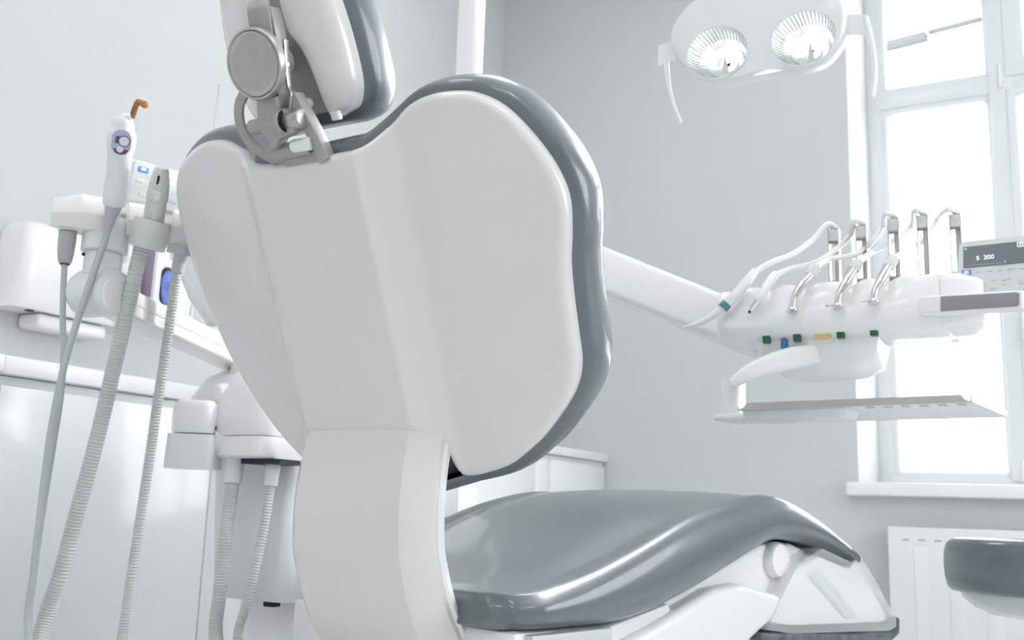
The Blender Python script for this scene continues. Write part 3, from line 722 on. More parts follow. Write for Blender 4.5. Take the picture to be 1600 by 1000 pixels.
build('keypad_frame', boxb(-.047, .047, .002, .012, -.06, .044, .006, 3), 'white_plastic', holder, MK)
build('logo_badge', boxb(-.034, -.018, -.0062, -.004, .018, .028, .001), 'logo_blue', kpo, MK)
build('logo_mark', boxb(-.030, -.022, -.0066, -.006, .020, .026, .0002), 'cool_plastic', kpo, MK)
for (x, z) in ((-.005, .022), (.012, .020), (-.028, .002), (-.008, 0), (.012, -.004), (-.02, -.022), (.004, -.026), (.026, -.020)):
    build('key', boxb(x-.006, x+.006, -.0058, -.004, z-.004, z+.004, .0008), 'button_print', kpo, MK)

# ---- instruments in the holder
def along(P0, P1, prof, n=28, flat=1.0):
    P0, P1 = V(P0), V(P1); L = (P1-P0).length; M = frame_z(P0, P1-P0, hx)
    rings = [[(r*math.cos(2*math.pi*i/n), r*flat*math.sin(2*math.pi*i/n), t*L) for i in range(n)] for t, r in prof]
    bm = loft(rings); bmesh.ops.transform(bm, matrix=M, verts=bm.verts); return bm, M, L
c0, c1 = at(178, 322, 1.505), at(196, 168, 1.47)
cur = empty('curing_light', c0, 'white curing light with purple button panel and amber tip in the holder', 'dental instrument')
bm, MC, LC = along(c0, c1, [(0, .014), (.02, .0165), (.10, .0175), (.30, .0165), (.50, .0170), (.56, .0185), (.62, .0205), (.72, .0205), (.755, .0190), (.765, .0165), (.83, .0155), (.88, .0125), (.905, .0085), (.915, .006)])
build('body', bm, 'cool_plastic', cur, sharp=60)
ve = (CAM-at(186, 225, 1.48)).normalized(); zc = (c1-c0).normalized(); yv = (ve-zc*ve.dot(zc)).normalized(); xv = zc.cross(yv)*-1
MP = axes(c0+zc*LC*.672+yv*.0192, xv if xv.dot(RGT) > 0 else -xv, zc, yv)
pan = build('button_panel', prism(rrect(.0135, .0185, .0132, 8), .004), 'pale_blue_print', cur, MP)
build('panel_band', prism([(-.011, -.010), (.011, -.010), (.007, -.0165), (0, -.018), (-.007, -.0165)], .0008), 'deep_purple', pan, MP @ Matrix.Translation((0, 0, .0022)))
build('panel_stripe', prism([(-.009, -.002), (-.003, -.002), (-.003, .009), (-.008, .008)], .0008), 'deep_purple', pan, MP @ Matrix.Translation((0, 0, .0022)))
build('power_button', lathe([(.0072, 0), (.0068, .0016), (.001, .002)], 24), 'cool_plastic', pan, MP @ Matrix.Translation((.0035, .002, .002)))
build('button_ring', lathe([(.0084, 0), (.0084, .0008), (.0072, .0008)], 24), 'deep_purple', pan, MP @ Matrix.Translation((.0035, .002, .002)))
build('mode_button', lathe([(.0050, 0), (.0046, .0014), (.001, .0018)], 24), 'cool_plastic', pan, MP @ Matrix.Translation((-.001, -.0105, .002)))
t0, t1, t2, t3 = at(206, 184, 1.475), at(212, 166, 1.47), at(216, 159, 1.468), at(228, 164, 1.462)
build('light_tip', tube([t0, t0.lerp(t1, .6), t1, t2, t2.lerp(t3, .5)], .0043, 16, 5), 'amber_tip', cur)
build('tip_shield', cyl(t2.lerp(t3, .45), t3, .0046, .0058, 18, .001), 'amber_tip', cur)
build('tip_collar', along(c0+zc*LC*.89, t0, [(0, .0085), (.6, .0075), (1, .0065)])[0], 'white_plastic', cur)
build('strain_relief', along(at(166, 362, 1.50), c0+zc*.004, [(0, .0065), (.5, .0085), (.8, .0115), (1, .0135)])[0], 'boot_grey', cur)
pth = [at(170, 345, 1.503), at(164, 375, 1.50), at(150, 415, 1.49), at(128, 480, 1.48), at(103, 560, 1.465), at(82, 660, 1.45), at(68, 760, 1.44), at(52, 900, 1.42), at(44, 1000, 1.41), V((-1.22, .98, .25)), V((-1.22, 1.10, .12)), V((-1.25, 1.28, .12)), V((-1.25, 1.46, .22))]
build('cable', tube(pth, .0052, 12, 8), 'cable_grey', cur)
# boot with cable
bt = empty('cable_connector', at(104, 375, 1.49), 'grey tapered cable connector hanging from the left end of the holder', 'connector')
b0, b1 = at(101, 412, 1.52), at(106, 362, 1.525)
build('boot', along(b0, b1, [(0, .0065), (.03, .0095), (.35, .0120), (.75, .0130), (.97, .0130), (1, .0120)])[0], 'boot_grey', bt, sharp=50)
build('seal', along(b0-V((0, 0, .0015)), b0+V((0, 0, .002)), [(0, .0072), (1, .0075)])[0], 'black_rubber', bt)
build('socket', along(b1, b1+V((0, 0, .012)), [(0, .0135), (1, .0135)])[0], 'collar_grey', bt)
pth = [b0, at(99, 450, 1.515), at(98, 500, 1.51), at(99, 545, 1.50), at(96, 610, 1.49), at(84, 690, 1.475), at(68, 790, 1.46), at(54, 890, 1.445), at(46, 1000, 1.43), V((-1.255, 1.0, .22)), V((-1.25, 1.13, .09)), V((-1.27, 1.30, .09)), V((-1.27, 1.46, .18))]
build('cable', tube(pth, .0045, 12, 8), 'cable_grey', bt)
# suction hoses: from the holder down in a loop and back up to the unit
def suction(name, label, top, r, hose_px, hose_z, conn, conn_r, low):
    t = empty(name, top[0], label, 'suction hose')
    P = [at(x, y, z) for (x, y), z in zip(hose_px, hose_z)]
    pts = P + low + conn
    build('hose', corrugated(pts, r), 'hose_grey', t, sharp=38)
    c = conn[-1]
    build('hose_end', lathe([(conn_r*.88, -.034), (conn_r*.95, -.030), (conn_r, .010)], 24), 'cool_plastic', t, frame_z(c, (conn[-1]-conn[-2])), sharp=40)
    return t
k1a, k1b = at(368, 735, 1.72), at(366, 733, 1.72)
big = suction('suction_hose', 'thick corrugated grey suction hose with grey slide valve handle in the holder', [at(236, 370, 1.53)], .0120,
    [(222, 384), (213, 420), (200, 480), (186, 540), (172, 600), (158, 660), (140, 730), (118, 810), (94, 900), (66, 985)], [1.53, 1.53, 1.525, 1.52, 1.515, 1.51, 1.50, 1.49, 1.475, 1.46],
    [at(338, 1000, 1.66), at(343, 930, 1.67), at(351, 850, 1.68), at(360, 780, 1.70), at(367, 725, 1.72)], .0165, [V((-1.24, .95, .30)), V((-1.19, 1.05, .17)), V((-1.13, 1.17, .18)), V((-1.115, 1.22, .26))])
g0, g1 = at(228, 388, 1.53), at(240, 345, 1.53)
build('collar', along(g0, g1, [(0, .026), (.05, .0275), (.90, .0285), (1, .027)])[0], 'collar_grey', big, sharp=50)
g2, g3 = at(239, 350, 1.53), at(253, 262, 1.505)
build('handle', along(g2, g3, [(0, .0155), (.3, .0158), (.42, .0150), (.44, .0165), (.70, .0150), (.93, .0115), (1, .0095)])[0], 'collar_grey', big, sharp=40)
vz = (g3-g2).normalized(); vy = (ve-vz*ve.dot(vz)).normalized(); vx = vy.cross(vz)
MV = axes(g2, vx, vz, vy)
build('valve_slot', box(.0035, .030, .002, .0006, 1, MV @ Matrix.Translation((.003, .064, .0130))), 'black_rubber', big)
build('valve_slide', join(lathe([(.006, 0), (.0055, .004), (.001, .0045)], 20), box(.012, .006, .004, .001, 2, Matrix.Translation((0, .006, .002)))), 'cool_plastic', big, MV @ Matrix.Translation((.002, .047, .0135)))
sml = suction('suction_hose', 'thin corrugated grey suction hose hanging beside the cuspidor bowl', [at(276, 400, 1.60)], .0083,
    [(280, 402), (274, 440), (266, 500), (257, 560), (246, 630), (236, 700), (224, 780), (207, 890), (190, 1000)], [1.60, 1.60, 1.595, 1.59, 1.585, 1.58, 1.57, 1.56, 1.55],
    [at(372, 1010, 1.64), at(390, 930, 1.65), at(405, 860, 1.665), at(417, 800, 1.68), at(427, 728, 1.70)], .0125, [V((-1.19, 1.04, .33)), V((-1.14, 1.10, .24)), V((-1.09, 1.20, .23)), V((-1.07, 1.24, .29))])
s0, s1 = at(282, 398, 1.60), at(290, 355, 1.60)
build('collar', along(s0, s1, [(0, .021), (.05, .022), (.9, .0225), (1, .021)])[0], 'collar_grey', sml, sharp=50)
build('handle', along(at(277, 425, 1.60), s0, [(0, .0095), (.2, .0102), (.8, .0105), (1, .011)])[0], 'collar_grey', sml, sharp=50)
se = empty('saliva_ejector', at(326, 262, 1.62), 'thin clear saliva ejector rod rising behind the left shoulder of the backrest', 'dental instrument')
e0, e1 = at(322, 290, 1.62), at(343, 140, 1.60)
build('tube', tube([e0, e0.lerp(e1, .5), e1], .0026, 10, 4), 'clear_plastic', se)
build('tip', along(e1, e1+(e1-e0).normalized()*.008, [(0, .0036), (.6, .0036), (1, .0024)])[0], 'clear_plastic', se)
build('holder_sleeve', along(at(316, 345, 1.62), e0, [(0, .011), (.7, .010), (1, .006)])[0], 'collar_grey', se)

# ================================================================== DELIVERY TABLE
YC = 1.90
dt = empty('delivery_table', (-.36, 2.0, .80), 'white dentist delivery console with whip arms and control display on a swing arm', 'delivery table')
DX0, DX1, DZ0, DZ1 = -.575, -.150, .962, 1.075
# console: smooth section swept along x, with a shallow valley under every instrument
def dsec(x, g):
    t = (x-DX0)/(DX1-DX0); e = min(1.0, min(t, 1-t)/.05); k = e**.5 if e < 1 else 1
    val = 0
    for c in INST_X: val = max(val, math.exp(-((x-c)/.016)**2))
    y = YC
    P = [(y+.034, DZ0+.0), (y+.012, DZ0+.008), (y+.003, DZ0+.020), (y+.0, DZ0+.030), (y+.004+.003*val, DZ0+.055), (y+.010+.008*val, DZ0+.080), (y+.018+.014*val, DZ0+.097-.005*val), (y+.030+.012*val, DZ1-.004-.010*val), (y+.048, DZ1-.010*val), (y+.120, DZ1-.004), (y+.150, DZ1-.018), (y+.165, DZ1-.045), (y+.165, DZ0+.010), (y+.150, DZ0)]
    cy, cz = y+.085, (DZ0+DZ1)/2
    k2 = .86+.14*k
    return [(x, cy+(a-cy)*k2, cz+(b-cz)*k2) for a, b in P]
INST_PX = [(1150, 466), (1205, 458), (1258, 455), (1330, 450), (1385, 445)]
INST_X = [ony(x, y, YC+.05).x for x, y in INST_PX]
rings = [dsec(DX0+(DX1-DX0)*i/90, 0) for i in range(91)]
build('console', loft(rings), 'white_plastic', dt, sharp=60)
# chamfered right end of the console and the housing below
build('console_end', loft([[(x, YC+.085+(a)*k, (DZ0+DZ1)/2+b*k) for a, b in rrect(.082, .052, .02)] for x, k in ((DX1-.01, .98), (DX1+.02, .95), (DX1+.05, .78), (DX1+.058, .70))]), 'white_plastic', dt, sharp=60)
build('console_rear', boxb(-.50, -.14, YC+.12, YC+.22, .968, 1.04, .015, 3), 'white_plastic', dt)
build('lower_housing', loft([[(x-.393, y+YC+.13, z) for x, y in rrect(hx_, hy_, .03)] for z, hx_, hy_ in ((.898, .055, .05), (.904, .080, .075), (.922, .108, .095), (.964, .118, .10))]), 'cool_plastic', dt, sharp=50)
gp = [(1198, 528), (1246, 525), (1314, 520), (1366, 516)]
for i, (x, y) in enumerate(gp):
    p = ony(x, y, YC+.022)
    build('hose_plug', loft([[(p.x+a*k, p.y+b*k, z) for a, b in rrect(.0080, .0080, .002, 2)] for z, k in ((p.z-.011, .78), (p.z-.010, .85), (p.z+.012, 1.0))]), 'green_plastic', dt)
p = ony(1285, 521, YC+.022)
build('label_tab', box(.030, .010, .013, .002, 2, Matrix.Translation((p.x, p.y+.002, p.z-.003))), 'yellow_label', dt)
p = ony(1226, 538, YC+.03)
bp_ = build('blue_plug', box(.013, .013, .019, .002, 2, Matrix.Translation(p)), 'blue_plastic', dt)
build('plug_stem', cyl(p+V((0, 0, .009)), p+V((0, 0, .022)), .003, n=12), 'black_rubber', bp_)
# swing arm from the pole to the console
a0 = V((px_+.02, py_, 1.24)); a1 = at(1196, 527, 2.11)
a0 = at(738, 343, 2.25)
d = (a1-a0); L = d.length; ax = d.normalized(); side = ax.cross(Zv).normalized(); up = side.cross(ax)
build('swing_arm', loft([[(x, a, b) for a, b in rrect(.034, .050*k, .014, 4)] for x, k in ((0, .9), (.02, 1.0), (L*.75, .96), (L, .92))]), 'white_plastic', dt, axes(a0, ax, side, up), sharp=45)
build('arm_hub', cyl(V((px_, py_, a0.z-.09)), V((px_, py_, a0.z+.08)), .045, n=32, bev=.006), 'white_plastic', dt)
build('arm_elbow', cyl(a1+V((.01, 0, -.040)), a1+V((.01, 0, .06)), .032, n=32, bev=.01), 'white_plastic', dt)
build('arm_link', cyl(a1+V((0, 0, -.005)), V((-.42, YC+.14, a1.z-.005)), .028, n=20), 'white_plastic', dt)
# whip arms
WH = [(1303, 358, 412), (1346, 353, 410), (1396, 342, 408), (1441, 337, 410), (1492, 335, 412)]
YW = YC+.14
whip_top = []
for i, (x, yt, yb) in enumerate(WH):
    p1 = ony(x, yt, YW); p0 = ony(x+1, yb, YW)
    x_ = p1.x; z1 = p1.z; z0 = DZ1-.01
    b = build('whip_arm', join(boxb(x_-.0105, x_-.0085, YW-.012, YW+.012, z0, z1), boxb(x_+.0085, x_+.0105, YW-.012, YW+.012, z0, z1), boxb(x_-.0105, x_+.0105, YW+.004, YW+.007, z0+.02, z0+.034), boxb(x_-.0105, x_+.0105, YW-.002, YW+.002, z1-.030, z1)), 'brushed_metal', dt)
    build('hose_clip', boxb(x_-.0085, x_+.0085, YW-.014, YW+.006, z1-.028, z1-.004, .002), 'panel_grey', b)
    build('clip_screw', cyl((x_, YW-.0145, z1-.008), (x_, YW-.0165, z1-.008), .003, n=12), 'cool_plastic', b)
    whip_top.append(V((x_, YW-.006, z1+.001)))
# control display
MD = axes(ony(1546, 418, YC+.055), V((.985, -.17, 0)).normalized(), V((-.05, -.30, -.95)).normalized()*-1, V((0, 0, 1)))
exd = V((.995, -.08, 0.0)).normalized(); uzd = V((.02, .28, .96)); uzd = (uzd-exd*uzd.dot(exd)).normalized(); nyd = exd.cross(uzd)   # nyd points away from the viewer? fixed below
nrm = nyd if nyd.dot(CAM-V((0, 2, 1))) > 0 else -nyd
dc = ony(1552, 425, YC+.055)
MD = axes(dc, exd, uzd, exd.cross(uzd))
# local x right, y up, z = exd x uzd ; keep z toward the viewer
if exd.cross(uzd).dot(CAM-dc) < 0: MD = axes(dc, exd, uzd, -exd.cross(uzd))
def dface(x0, x1, y0, y1, z0=.0, z1=.001, bev=0.0): return boxb(x0, x1, y0, y1, z0, z1, bev)
ds = build('display_housing', prism([(-.068, -.075), (.075, -.075), (.075, .072), (-.050, .072), (-.058, .066)], .016, .003), 'panel_grey', dt, MD @ Matrix.Translation((0, 0, -.009)))
scn = build('screen', dface(-.050, .056, .014, .058), 'screen_grey', ds, MD)
text_obj('screen_reading', 'S  200', .0120, 'screen_text', scn, MD @ Matrix.Translation((-.013, .031, .0014)))
ic = join(dface(.040, .054, .0465, .0475, .001, .0016), dface(.040, .054, .0555, .0565, .001, .0016), dface(.040, .041, .0465, .0565, .001, .0016), dface(.053, .054, .0465, .0565, .001, .0016), dface(.044, .0455, .049, .054, .001, .0016), dface(.0485, .050, .049, .054, .001, .0016), dface(.044, .050, .0530, .0542, .001, .0016))
build('screen_icon', ic, 'screen_text', scn, MD)
build('status_led', lathe([(.0022, 0), (.0018, .001), (.0003, .0012)], 12), 'led_green', ds, MD @ Matrix.Translation((-.046, .053, .0012)))
build('screen_line', join(dface(-.048, .02, .0170, .0175, .001, .0014), dface(.019, .0205, .0165, .021, .001, .0014)), 'panel_grey', scn, MD)
build('logo_badge', dface(-.053, -.037, -.002, .009), 'logo_blue', ds, MD)
build('logo_mark', dface(-.049, -.041, .000, .007, .001, .0014), 'cool_plastic', ds, MD)
for (x, y, w_, h_) in ((-.024, .004, .010, .004), (-.006, .004, .010, .004), (.012, .004, .010, .005), (.030, .004, .011, .004), (.048, .004, .011, .004), (-.018, -.018, .013, .009), (.0, -.016, .007, .004), (.020, -.014, .014, .010), (.048, -.022, .014, .012), (-.022, -.031, .007, .004), (.0, -.031, .014, .008), (.018, -.027, .007, .004), (-.046, -.036, .008, .004), (.048, -.040, .010, .008)):
    build('key', dface(x-w_/2, x+w_/2, y-h_/2, y+h_/2, 0, .0008, .0003), 'button_print', ds, MD)
# grip handle
g0 = ony(1470, 478, YC-.015); g1 = ony(1602, 470, YC-.045)
d = g1-g0; L = d.length; ax = d.normalized(); side = V((0, -1, 0)); side = (side-ax*side.dot(ax)).normalized(); up = ax.cross(side); up = up if up.z > 0 else -up
MG2 = axes(g0, ax, side, up)
gh = build('grip_handle', loft([[(x, a, b) for a, b in rrect(.018*k, .017*k, .006)] for x, k in ((-.034, .8), (-.028, .98), (.0, 1.0), (L*.985, .95), (L, .85))]), 'white_plastic', dt, MG2, sharp=45)
build('grip_pad', loft([[(x, .016+a, b) for a, b in rrect(.004, .0135*k, .002, 3)] for x, k in ((.006, 1.0), (L*.93, .9), (L*.965, .7))]), 'grip_mauve', gh, MG2, sharp=45)
build('grip_bracket', boxb(DX1-.01, DX1+.06, YC-.005, YC+.06, g0.z-.015, g0.z+.018, .008, 3), 'white_plastic', dt)
# tray arm and tray
arc = [at(1345, 548, 1.98), at(1290, 553, 1.96), at(1230, 562, 1.95), at(1180, 578, 1.95), at(1145, 598, 1.96)]
Q = catmull(arc, 6); prb = rrect(.020, .048, .010, 4)
build('tray_arm', sweep(Q, lambda i, t: [(a*interp([(0, .7), (.5, 1.05), (.8, .8), (1, .45)], t), b) for a, b in prb], Zv), 'white_plastic', dt, None, sharp=45)
pt0 = at(1146, 600, 1.97)
tz = .818
tp = build('tray_post', loft([[(pt0.x+a, pt0.y+b, z) for a, b in rrect(.018, .030, .008, 3)] for z in (tz-.012, pt0.z+.006)]), 'white_plastic', dt, sharp=45)
tray = empty('instrument_tray', (-.33, 1.95, tz), 'flat stainless steel instrument tray under the delivery console', 'tray')
exT = V((math.cos(rad(-9)), math.sin(rad(-9)), 0)); eyT = V((-exT.y, exT.x, 0))
TO = onz(1152, 641, tz)
MT = axes(V((TO.x, TO.y, tz)), exT, eyT, Zv)
TW, TDp = .412, .265
build('tray_plate', boxb(0, TW, 0, TDp, 0, .003, .001), 'tray_under', tray, MT)
build('front_lip', prism([(.0, 0), (TW, 0), (TW-.012, .006), (TW-.016, .013), (.020, .013), (.012, .004)], .003), 'tray_steel', tray, MT @ Matrix(((1, 0, 0, 0), (0, 0, -1, 0), (0, 1, 0, 0), (0, 0, 0, 1))))
build('side_lip', boxb(TW-.002, TW, 0, TDp, 0, .011), 'tray_steel', tray, MT); build('side_lip', boxb(0, .002, 0, TDp, 0, .006), 'tray_steel', tray, MT); build('rear_lip', boxb(0, TW, TDp-.002, TDp, 0, .010), 'tray_steel', tray, MT)
for i in range(6):
    build('rest_notch', boxb(.235+i*.030, .247+i*.030, .012, .030, -.002, .001), 'button_print', tray, MT)
build('tray_support', loft([[(x+.10, y+.055, z) for x, y in rrect(hx_, hy_, .012, 3)] for z, hx_, hy_ in ((-.019, .085, .030), (-.016, .095, .036), (-.004, .100, .040), (-.0005, .100, .040))]), 'tray_under', dt, MT, sharp=40)
build('support_bar', boxb(-.07, .05, .04, .14, -.013, -.001, .004), 'white_plastic', dt, MT)

# ---- handpieces lying on the console, each with its hose
def hp_frame(p0, p1):
    return along(p0, p1, [(0, .001), (1, .001)])
def hand(name, label, pts, radii, hose_px, wt, kind):
    t = empty(name, pts[0], label, 'dental instrument', 'instruments lying on the delivery console')
    bm = sweep(catmull(pts, 8), lambda i, tt: [(interp(radii, tt)*math.cos(2*math.pi*j/16), interp(radii, tt)*math.sin(2*math.pi*j/16)) for j in range(16)])
    build('body', bm, kind, t, sharp=50)
    P = [pts[-1].lerp(pts[-2], .15)] + [at(x, y, z) for x, y, z in hose_px] + [wt+V((-.012, -.012, .004)), wt+V((.0, .0, .003)), wt+V((.004, .014, -.02)), V((wt.x+.004, wt.y+.02, DZ1-.02))]
    build('hose', tube(P, .0058, 12, 8), 'white_plastic', t)
    return t
def dp(x, y, dy): return ony(x, y, YC+dy)
h1 = hand('air_water_syringe', 'slim air-water syringe with teal band and long bent tip, leftmost on console', [dp(1130, 480, -.012), dp(1150, 461, -.008), dp(1166, 441, .002), dp(1180, 423, .018)], [(0, .0095), (.08, .0105), (.6, .0100), (.85, .0085), (1, .0075)], [(1205, 410, 1.985), (1240, 396, 2.00), (1270, 374, 2.03)], whip_top[0], 'cool_plastic')
build('nozzle', tube([dp(1132, 479, -.012), dp(1112, 494, -.016), dp(1096, 503, -.020), dp(1080, 509, -.022), dp(1066, 511, -.022)], lambda t: .0075*(1-t)**.7+.0012, 12, 6), 'cool_plastic', h1)
build('band', along(dp(1129, 482, -.013), dp(1136, 474, -.011), [(0, .0105), (1, .0110)])[0], 'teal_band', h1)
h2 = hand('scaler_handpiece', 'white scaler handpiece with metal nose and black tip, second from left', [dp(1176, 478, -.010), dp(1190, 460, -.007), dp(1202, 441, .004), dp(1212, 428, .018)], [(0, .0055), (.15, .0075), (.3, .0085), (.8, .0085), (1, .0075)], [(1235, 420, 1.985), (1275, 410, 1.99), (1305, 390, 2.01), (1328, 368, 2.04)], whip_top[1], 'white_plastic')
build('nose', along(dp(1172, 486, -.012), dp(1183, 469, -.009), [(0, .0035), (.3, .0062), (1, .0080)])[0], 'chrome', h2)
build('tip', along(dp(1170, 489, -.013), dp(1173, 484, -.012), [(0, .0025), (1, .0036)])[0], 'black_rubber', h2)
HPX = [((1238, 484), (1240, 466), (1252, 446), (1266, 430), (1275, 416), [(1295, 405, 1.99), (1335, 398, 1.99), (1362, 378, 2.02), (1380, 352, 2.05)]),
       ((1309, 478), (1311, 460), (1322, 440), (1334, 421), (1342, 408), [(1365, 392, 2.01), (1400, 374, 2.03), (1425, 352, 2.06)]),
       ((1365, 471), (1367, 454), (1377, 436), (1388, 416), (1397, 402), [(1420, 389, 2.04), (1448, 372, 2.05), (1465, 343, 2.08)])]
LB = ['steel turbine handpiece with slanted disc head, middle of the five on console', 'steel contra-angle handpiece with short bur, fourth from left on console', 'steel contra-angle handpiece nearest the control display, rightmost on console']
for i, (a, b, c, d_, e, hs) in enumerate(HPX):
    pts = [dp(*a, -.012), dp(*b, -.009), dp(*c, -.002), dp(*d_, .012), dp(*e, .024)]
    t = hand('dental_handpiece', LB[i], pts, [(0, .0060), (.25, .0062), (.5, .0080), (.75, .0100), (.9, .0098), (1, .0075)], hs, whip_top[i+2], 'chrome')
    hd = pts[0]; ax_ = V((.55, -.55, .25)) if i == 0 else V((.8, -.35, .1))
    ax_ = (RGT*.93+UPV*(.10 if i == 0 else -.02)-FWD*.3).normalized()
    M_ = frame_z(hd, -UPV*.85-FWD*.5+RGT*(-.1 if i == 0 else 0))
    hdm = build('head', lathe([(.006, -.004), (.0095, -.002), (.0100, .0), (.0100, .004), (.0085, .006)], 24), 'chrome', t, M_)
    if i: 
        q = hd-RGT*.012
        build('bur', along(q+RGT*.002, q-RGT*.010, [(0, .0012), (.5, .0016), (1, .0030)] if i == 1 else [(0, .0012), (1, .0010)], 12)[0], 'brushed_metal', t)
    sl = pts[3]; 
    build('coupling', along(pts[3].lerp(pts[2], .1), pts[4].lerp(pts[3], .1), [(0, .0106), (.1, .0112), (.9, .0108), (1, .0090)], 20)[0], 'panel_grey', t)

# ================================================================== OPERATING LIGHT
LC_ = ony(1188, 66, 1.86)
lx = V((.99, .02, .012)).normalized(); lp = rad(6)
lyv = V((0, math.sin(lp)*-1, math.cos(lp))); lyv = (lyv-lx*lyv.dot(lx)).normalized(); lz = lx.cross(lyv)   # lz points to -y (the patient)
if lz.y > 0: lz = -lz
ML = axes(LC_, lx, lyv, lz)
ol = empty('operating_light', (LC_.x, LC_.y, LC_.z), 'white twin-reflector dental operating light hanging near the window', 'dental lamp')
def lp_(px, py, w=0.0):
    d = ray(px, py); o = CAM-LC_; t = (w-o.dot(lz))/d.dot(lz); P = o+d*t
    return V((P.dot(lx), P.dot(lyv)))
cA, cB = lp_(1120, 81, .03), lp_(1255, 59, .03)
bodyp = [lp_(x, y) for x, y in ((1050, 62), (1060, 95), (1085, 120), (1120, 132), (1160, 128), (1195, 118), (1230, 114), (1270, 108), (1302, 92), (1322, 62), (1326, 25), (1312, -8), (1275, -28), (1225, -30), (1180, -22), (1130, -12), (1085, 8), (1062, 32))]
bodyp = [(p.x, p.y) for p in bodyp]
LP = resample_closed([V(p) for p in smooth_closed(bodyp, 4)], .008)
cx_, cy_ = sum(p.x for p in LP)/len(LP), sum(p.y for p in LP)/len(LP)
RR = .0615
def ringscale(k, z): return [((p.x-cx_)*k+cx_, (p.y-cy_)*k+cy_, z) for p in LP]
# front face with two round openings, filled by triangulation between outline and circles
circ = [[V((c.x+RR*math.cos(2*math.pi*i/40), c.y+RR*.86*math.sin(2*math.pi*i/40))) for i in range(40)] for c in (cA, cB)]
body = loft([ringscale(k, z) for k, z in ((.30, -.098), (.55, -.092), (.78, -.072), (.93, -.045), (.985, -.02), (1.0, -.002), (.992, .012), (.972, .022), (.95, .026))], cap=False)
front = [V((x, y)) for x, y, z in ringscale(.95, 0)]
pts = front+circ[0]+circ[1]; n0 = len(front)
eds = [(i, (i+1) % n0) for i in range(n0)]+[(n0+i, n0+(i+1) % 40) for i in range(40)]+[(n0+40+i, n0+40+(i+1) % 40) for i in range(40)]
ov, oe, of, *_ = geo.delaunay_2d_cdt(pts, eds, [], 1, 1e-7)
vs = [body.verts.new((p.x, p.y, .026)) for p in ov]
for f in of:
    c = sum((ov[i] for i in f), V((0, 0)))/len(f)
    if any((((c.x-q.x)/RR)**2+((c.y-q.y)/(RR*.86))**2) < .98 for q in (cA, cB)): continue
    body.faces.new([vs[i] for i in f])
body.faces.new([body.verts.new(p) for p in ringscale(.30, -.098)])
bmesh.ops.remove_doubles(body, verts=body.verts, dist=1e-5)
lh = build('lamp_head', body, 'cool_plastic', ol, ML, sharp=50)
for ci, c in enumerate((cA, cB)):
    n = 96; rings = []
    for k, z in ((1.0, .026), (.985, .020), (.93, .002), (.80, -.020), (.60, -.038), (.35, -.049), (.10, -.053)):
        rings.append([(c.x+RR*k*math.cos(2*math.pi*i/n)*(1+(.004 if i % 2 else -.004)), c.y+RR*.86*k*math.sin(2*math.pi*i/n)*(1+(.004 if i % 2 else -.004)), z) for i in range(n)])
    rf = build('reflector', loft(rings, cap=False), 'reflector', lh, ML, sharp=10)
    bm = loft([[(c.x+RR*k*math.cos(2*math.pi*i/n), c.y+RR*.86*k*math.sin(2*math.pi*i/n), z) for i in range(n)] for k, z in ((1.05, .0265), (1.04, .0285), (1.0, .0285), (.995, .026))], cap=False)
    build('reflector_rim', bm, 'cool_plastic', lh, ML)
    build('bulb', lathe([(.0005, .012), (.006, .009), (.008, 0), (.008, -.03)], 16), 'bulb_glow', rf, ML @ Matrix.Translation((c.x+.004, c.y+.006, -.012)))
    build('bulb_shield', prism([(-.008, -.050), (.010, -.050), (.001, .004)], .003), 'panel_grey', rf, ML @ Matrix.Translation((c.x+.006, c.y+.002, -.004)))
    # the lamp's own light
    ld = bpy.data.lights.new('lamp_beam', 'SPOT'); ld.energy = 60; ld.spot_size = rad(150); ld.spot_blend = 1.0; ld.shadow_soft_size = .03
    lo = bpy.data.objects.new('lamp_beam', ld); COL.objects.link(lo); lo.parent = ol
    lo.matrix_parent_inverse = Matrix.Translation(-V(ol.location)); lo.matrix_basis = ML @ Matrix.Translation((c.x, c.y, .04)) @ Matrix.Rotation(math.pi, 4, 'X')
build('sensor_window', loft([[(a, b, .0262+z) for a, b in [((q.x), (q.y)) for q in (lp_(1177, 118, .026), lp_(1200, 109, .026), lp_(1222, 110, .026), lp_(1200, 115, .026))]] for z in (0, .0008)]), 'screen_text', lh, ML)
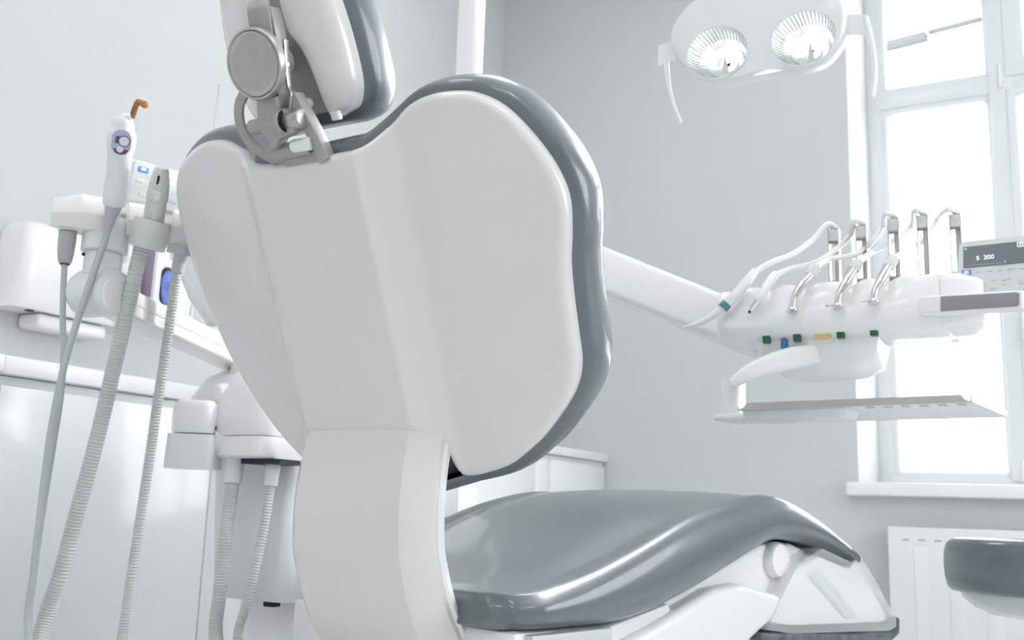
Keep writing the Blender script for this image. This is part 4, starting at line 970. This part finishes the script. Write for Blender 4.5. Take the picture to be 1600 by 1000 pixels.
# handles
def hpt(x, y, w): q = lp_(x, y, w); return ML @ V((q.x, q.y, w))
build('handle_bracket', loft([[hpt(x, y+a, w) for a, w in ((-14, -.012), (-16, .006), (16, .008), (15, -.012))] for x, y in ((1056, 78), (1042, 82), (1028, 88))]), 'cool_plastic', ol, sharp=35)
hb = rrect(.0045, .008, .004, 3)
build('handle', sweep(catmull([hpt(1041, 96, .0), hpt(1043, 120, .006), hpt(1048, 148, .010), hpt(1056, 172, .012), hpt(1064, 192, .012)], 5), lambda i, t: [(a*(1.1-.45*t), b*(1.1-.5*t)) for a, b in hb], lx), 'cabinet_white', ol, sharp=50)
build('handle_bracket', loft([[hpt(x, y+a, w) for a, w in ((-17, -.012), (-18, .008), (14, .010), (13, -.012))] for x, y in ((1318, 42), (1338, 40), (1352, 42))]), 'cool_plastic', ol, sharp=35)
build('handle', sweep(catmull([hpt(1352, 28, .0), hpt(1359, 58, .004), hpt(1364, 90, .006), hpt(1365, 122, .006), hpt(1361, 151, .004)], 5), lambda i, t: [(a*1.35, b*1.2) for a, b in hb], lx), 'cool_plastic', ol, sharp=50)
# suspension arm above the picture, back to the pole
top = ML @ V((cx_, cy_+.02, -.07))
build('suspension_arm', tube([top, top+V((0, .02, .20)), top+V((-.03, .03, .42)), V((px_+.35, py_+.10, 2.30)), V((px_+.03, py_, 2.32))], .022, 16, 8), 'white_plastic', ol)

# ================================================================== OPERATOR STOOL at the right edge
q = at(1590, 880, 2.02)
st = empty('operator_stool', (q.x+.10, q.y, 0), 'grey upholstered operator stool cut off by the right edge of the picture', 'stool')
zt = onz(1560, 836, .0).z
sx, sy = q.x+.055, q.y; ST = .596
MST = Matrix.Translation((sx, sy, ST))
build('seat_cushion', loft([[(a*k, b*k, z) for a, b in rrect(.19, .19, .15, 8)] for z, k in ((-.106, .86), (-.104, .93), (-.096, .972), (-.075, .995), (-.05, 1.0), (-.028, .992), (-.012, .968), (-.003, .92), (0, .85), (-.004, .5), (-.006, .1))]), 'grey_vinyl', st, MST, sharp=70)
build('seat_pan', loft([[(a*k, b*k, z) for a, b in rrect(.17, .17, .13, 6)] for z, k in ((-.150, .55), (-.148, .62), (-.135, .80), (-.118, .92), (-.106, .95))]), 'frosted_plastic', st, MST, sharp=40)
build('inner_plate', boxb(-.09, .09, -.09, .09, -.135, -.107, .006), 'white_plastic', st, MST)
build('gas_lift', join(cyl((sx, sy, .08), (sx, sy, .30), .025), cyl((sx, sy, .29), (sx, sy, ST-.135), .014)), 'chrome', st)
for k in range(5):
    a = rad(72*k+10); e = V((sx+.26*math.cos(a), sy+.26*math.sin(a), .075))
    l = build('leg', tube([V((sx, sy, .105)), V((sx, sy, .10)).lerp(e, .5), e], lambda t: .020-.007*t, 12, 4), 'chrome', st)
    build('caster', cyl(e+V((-.012*math.sin(a), .012*math.cos(a), -.048)), e+V((.012*math.sin(a), -.012*math.cos(a), -.048)), .027, n=20, bev=.004), 'black_rubber', l)
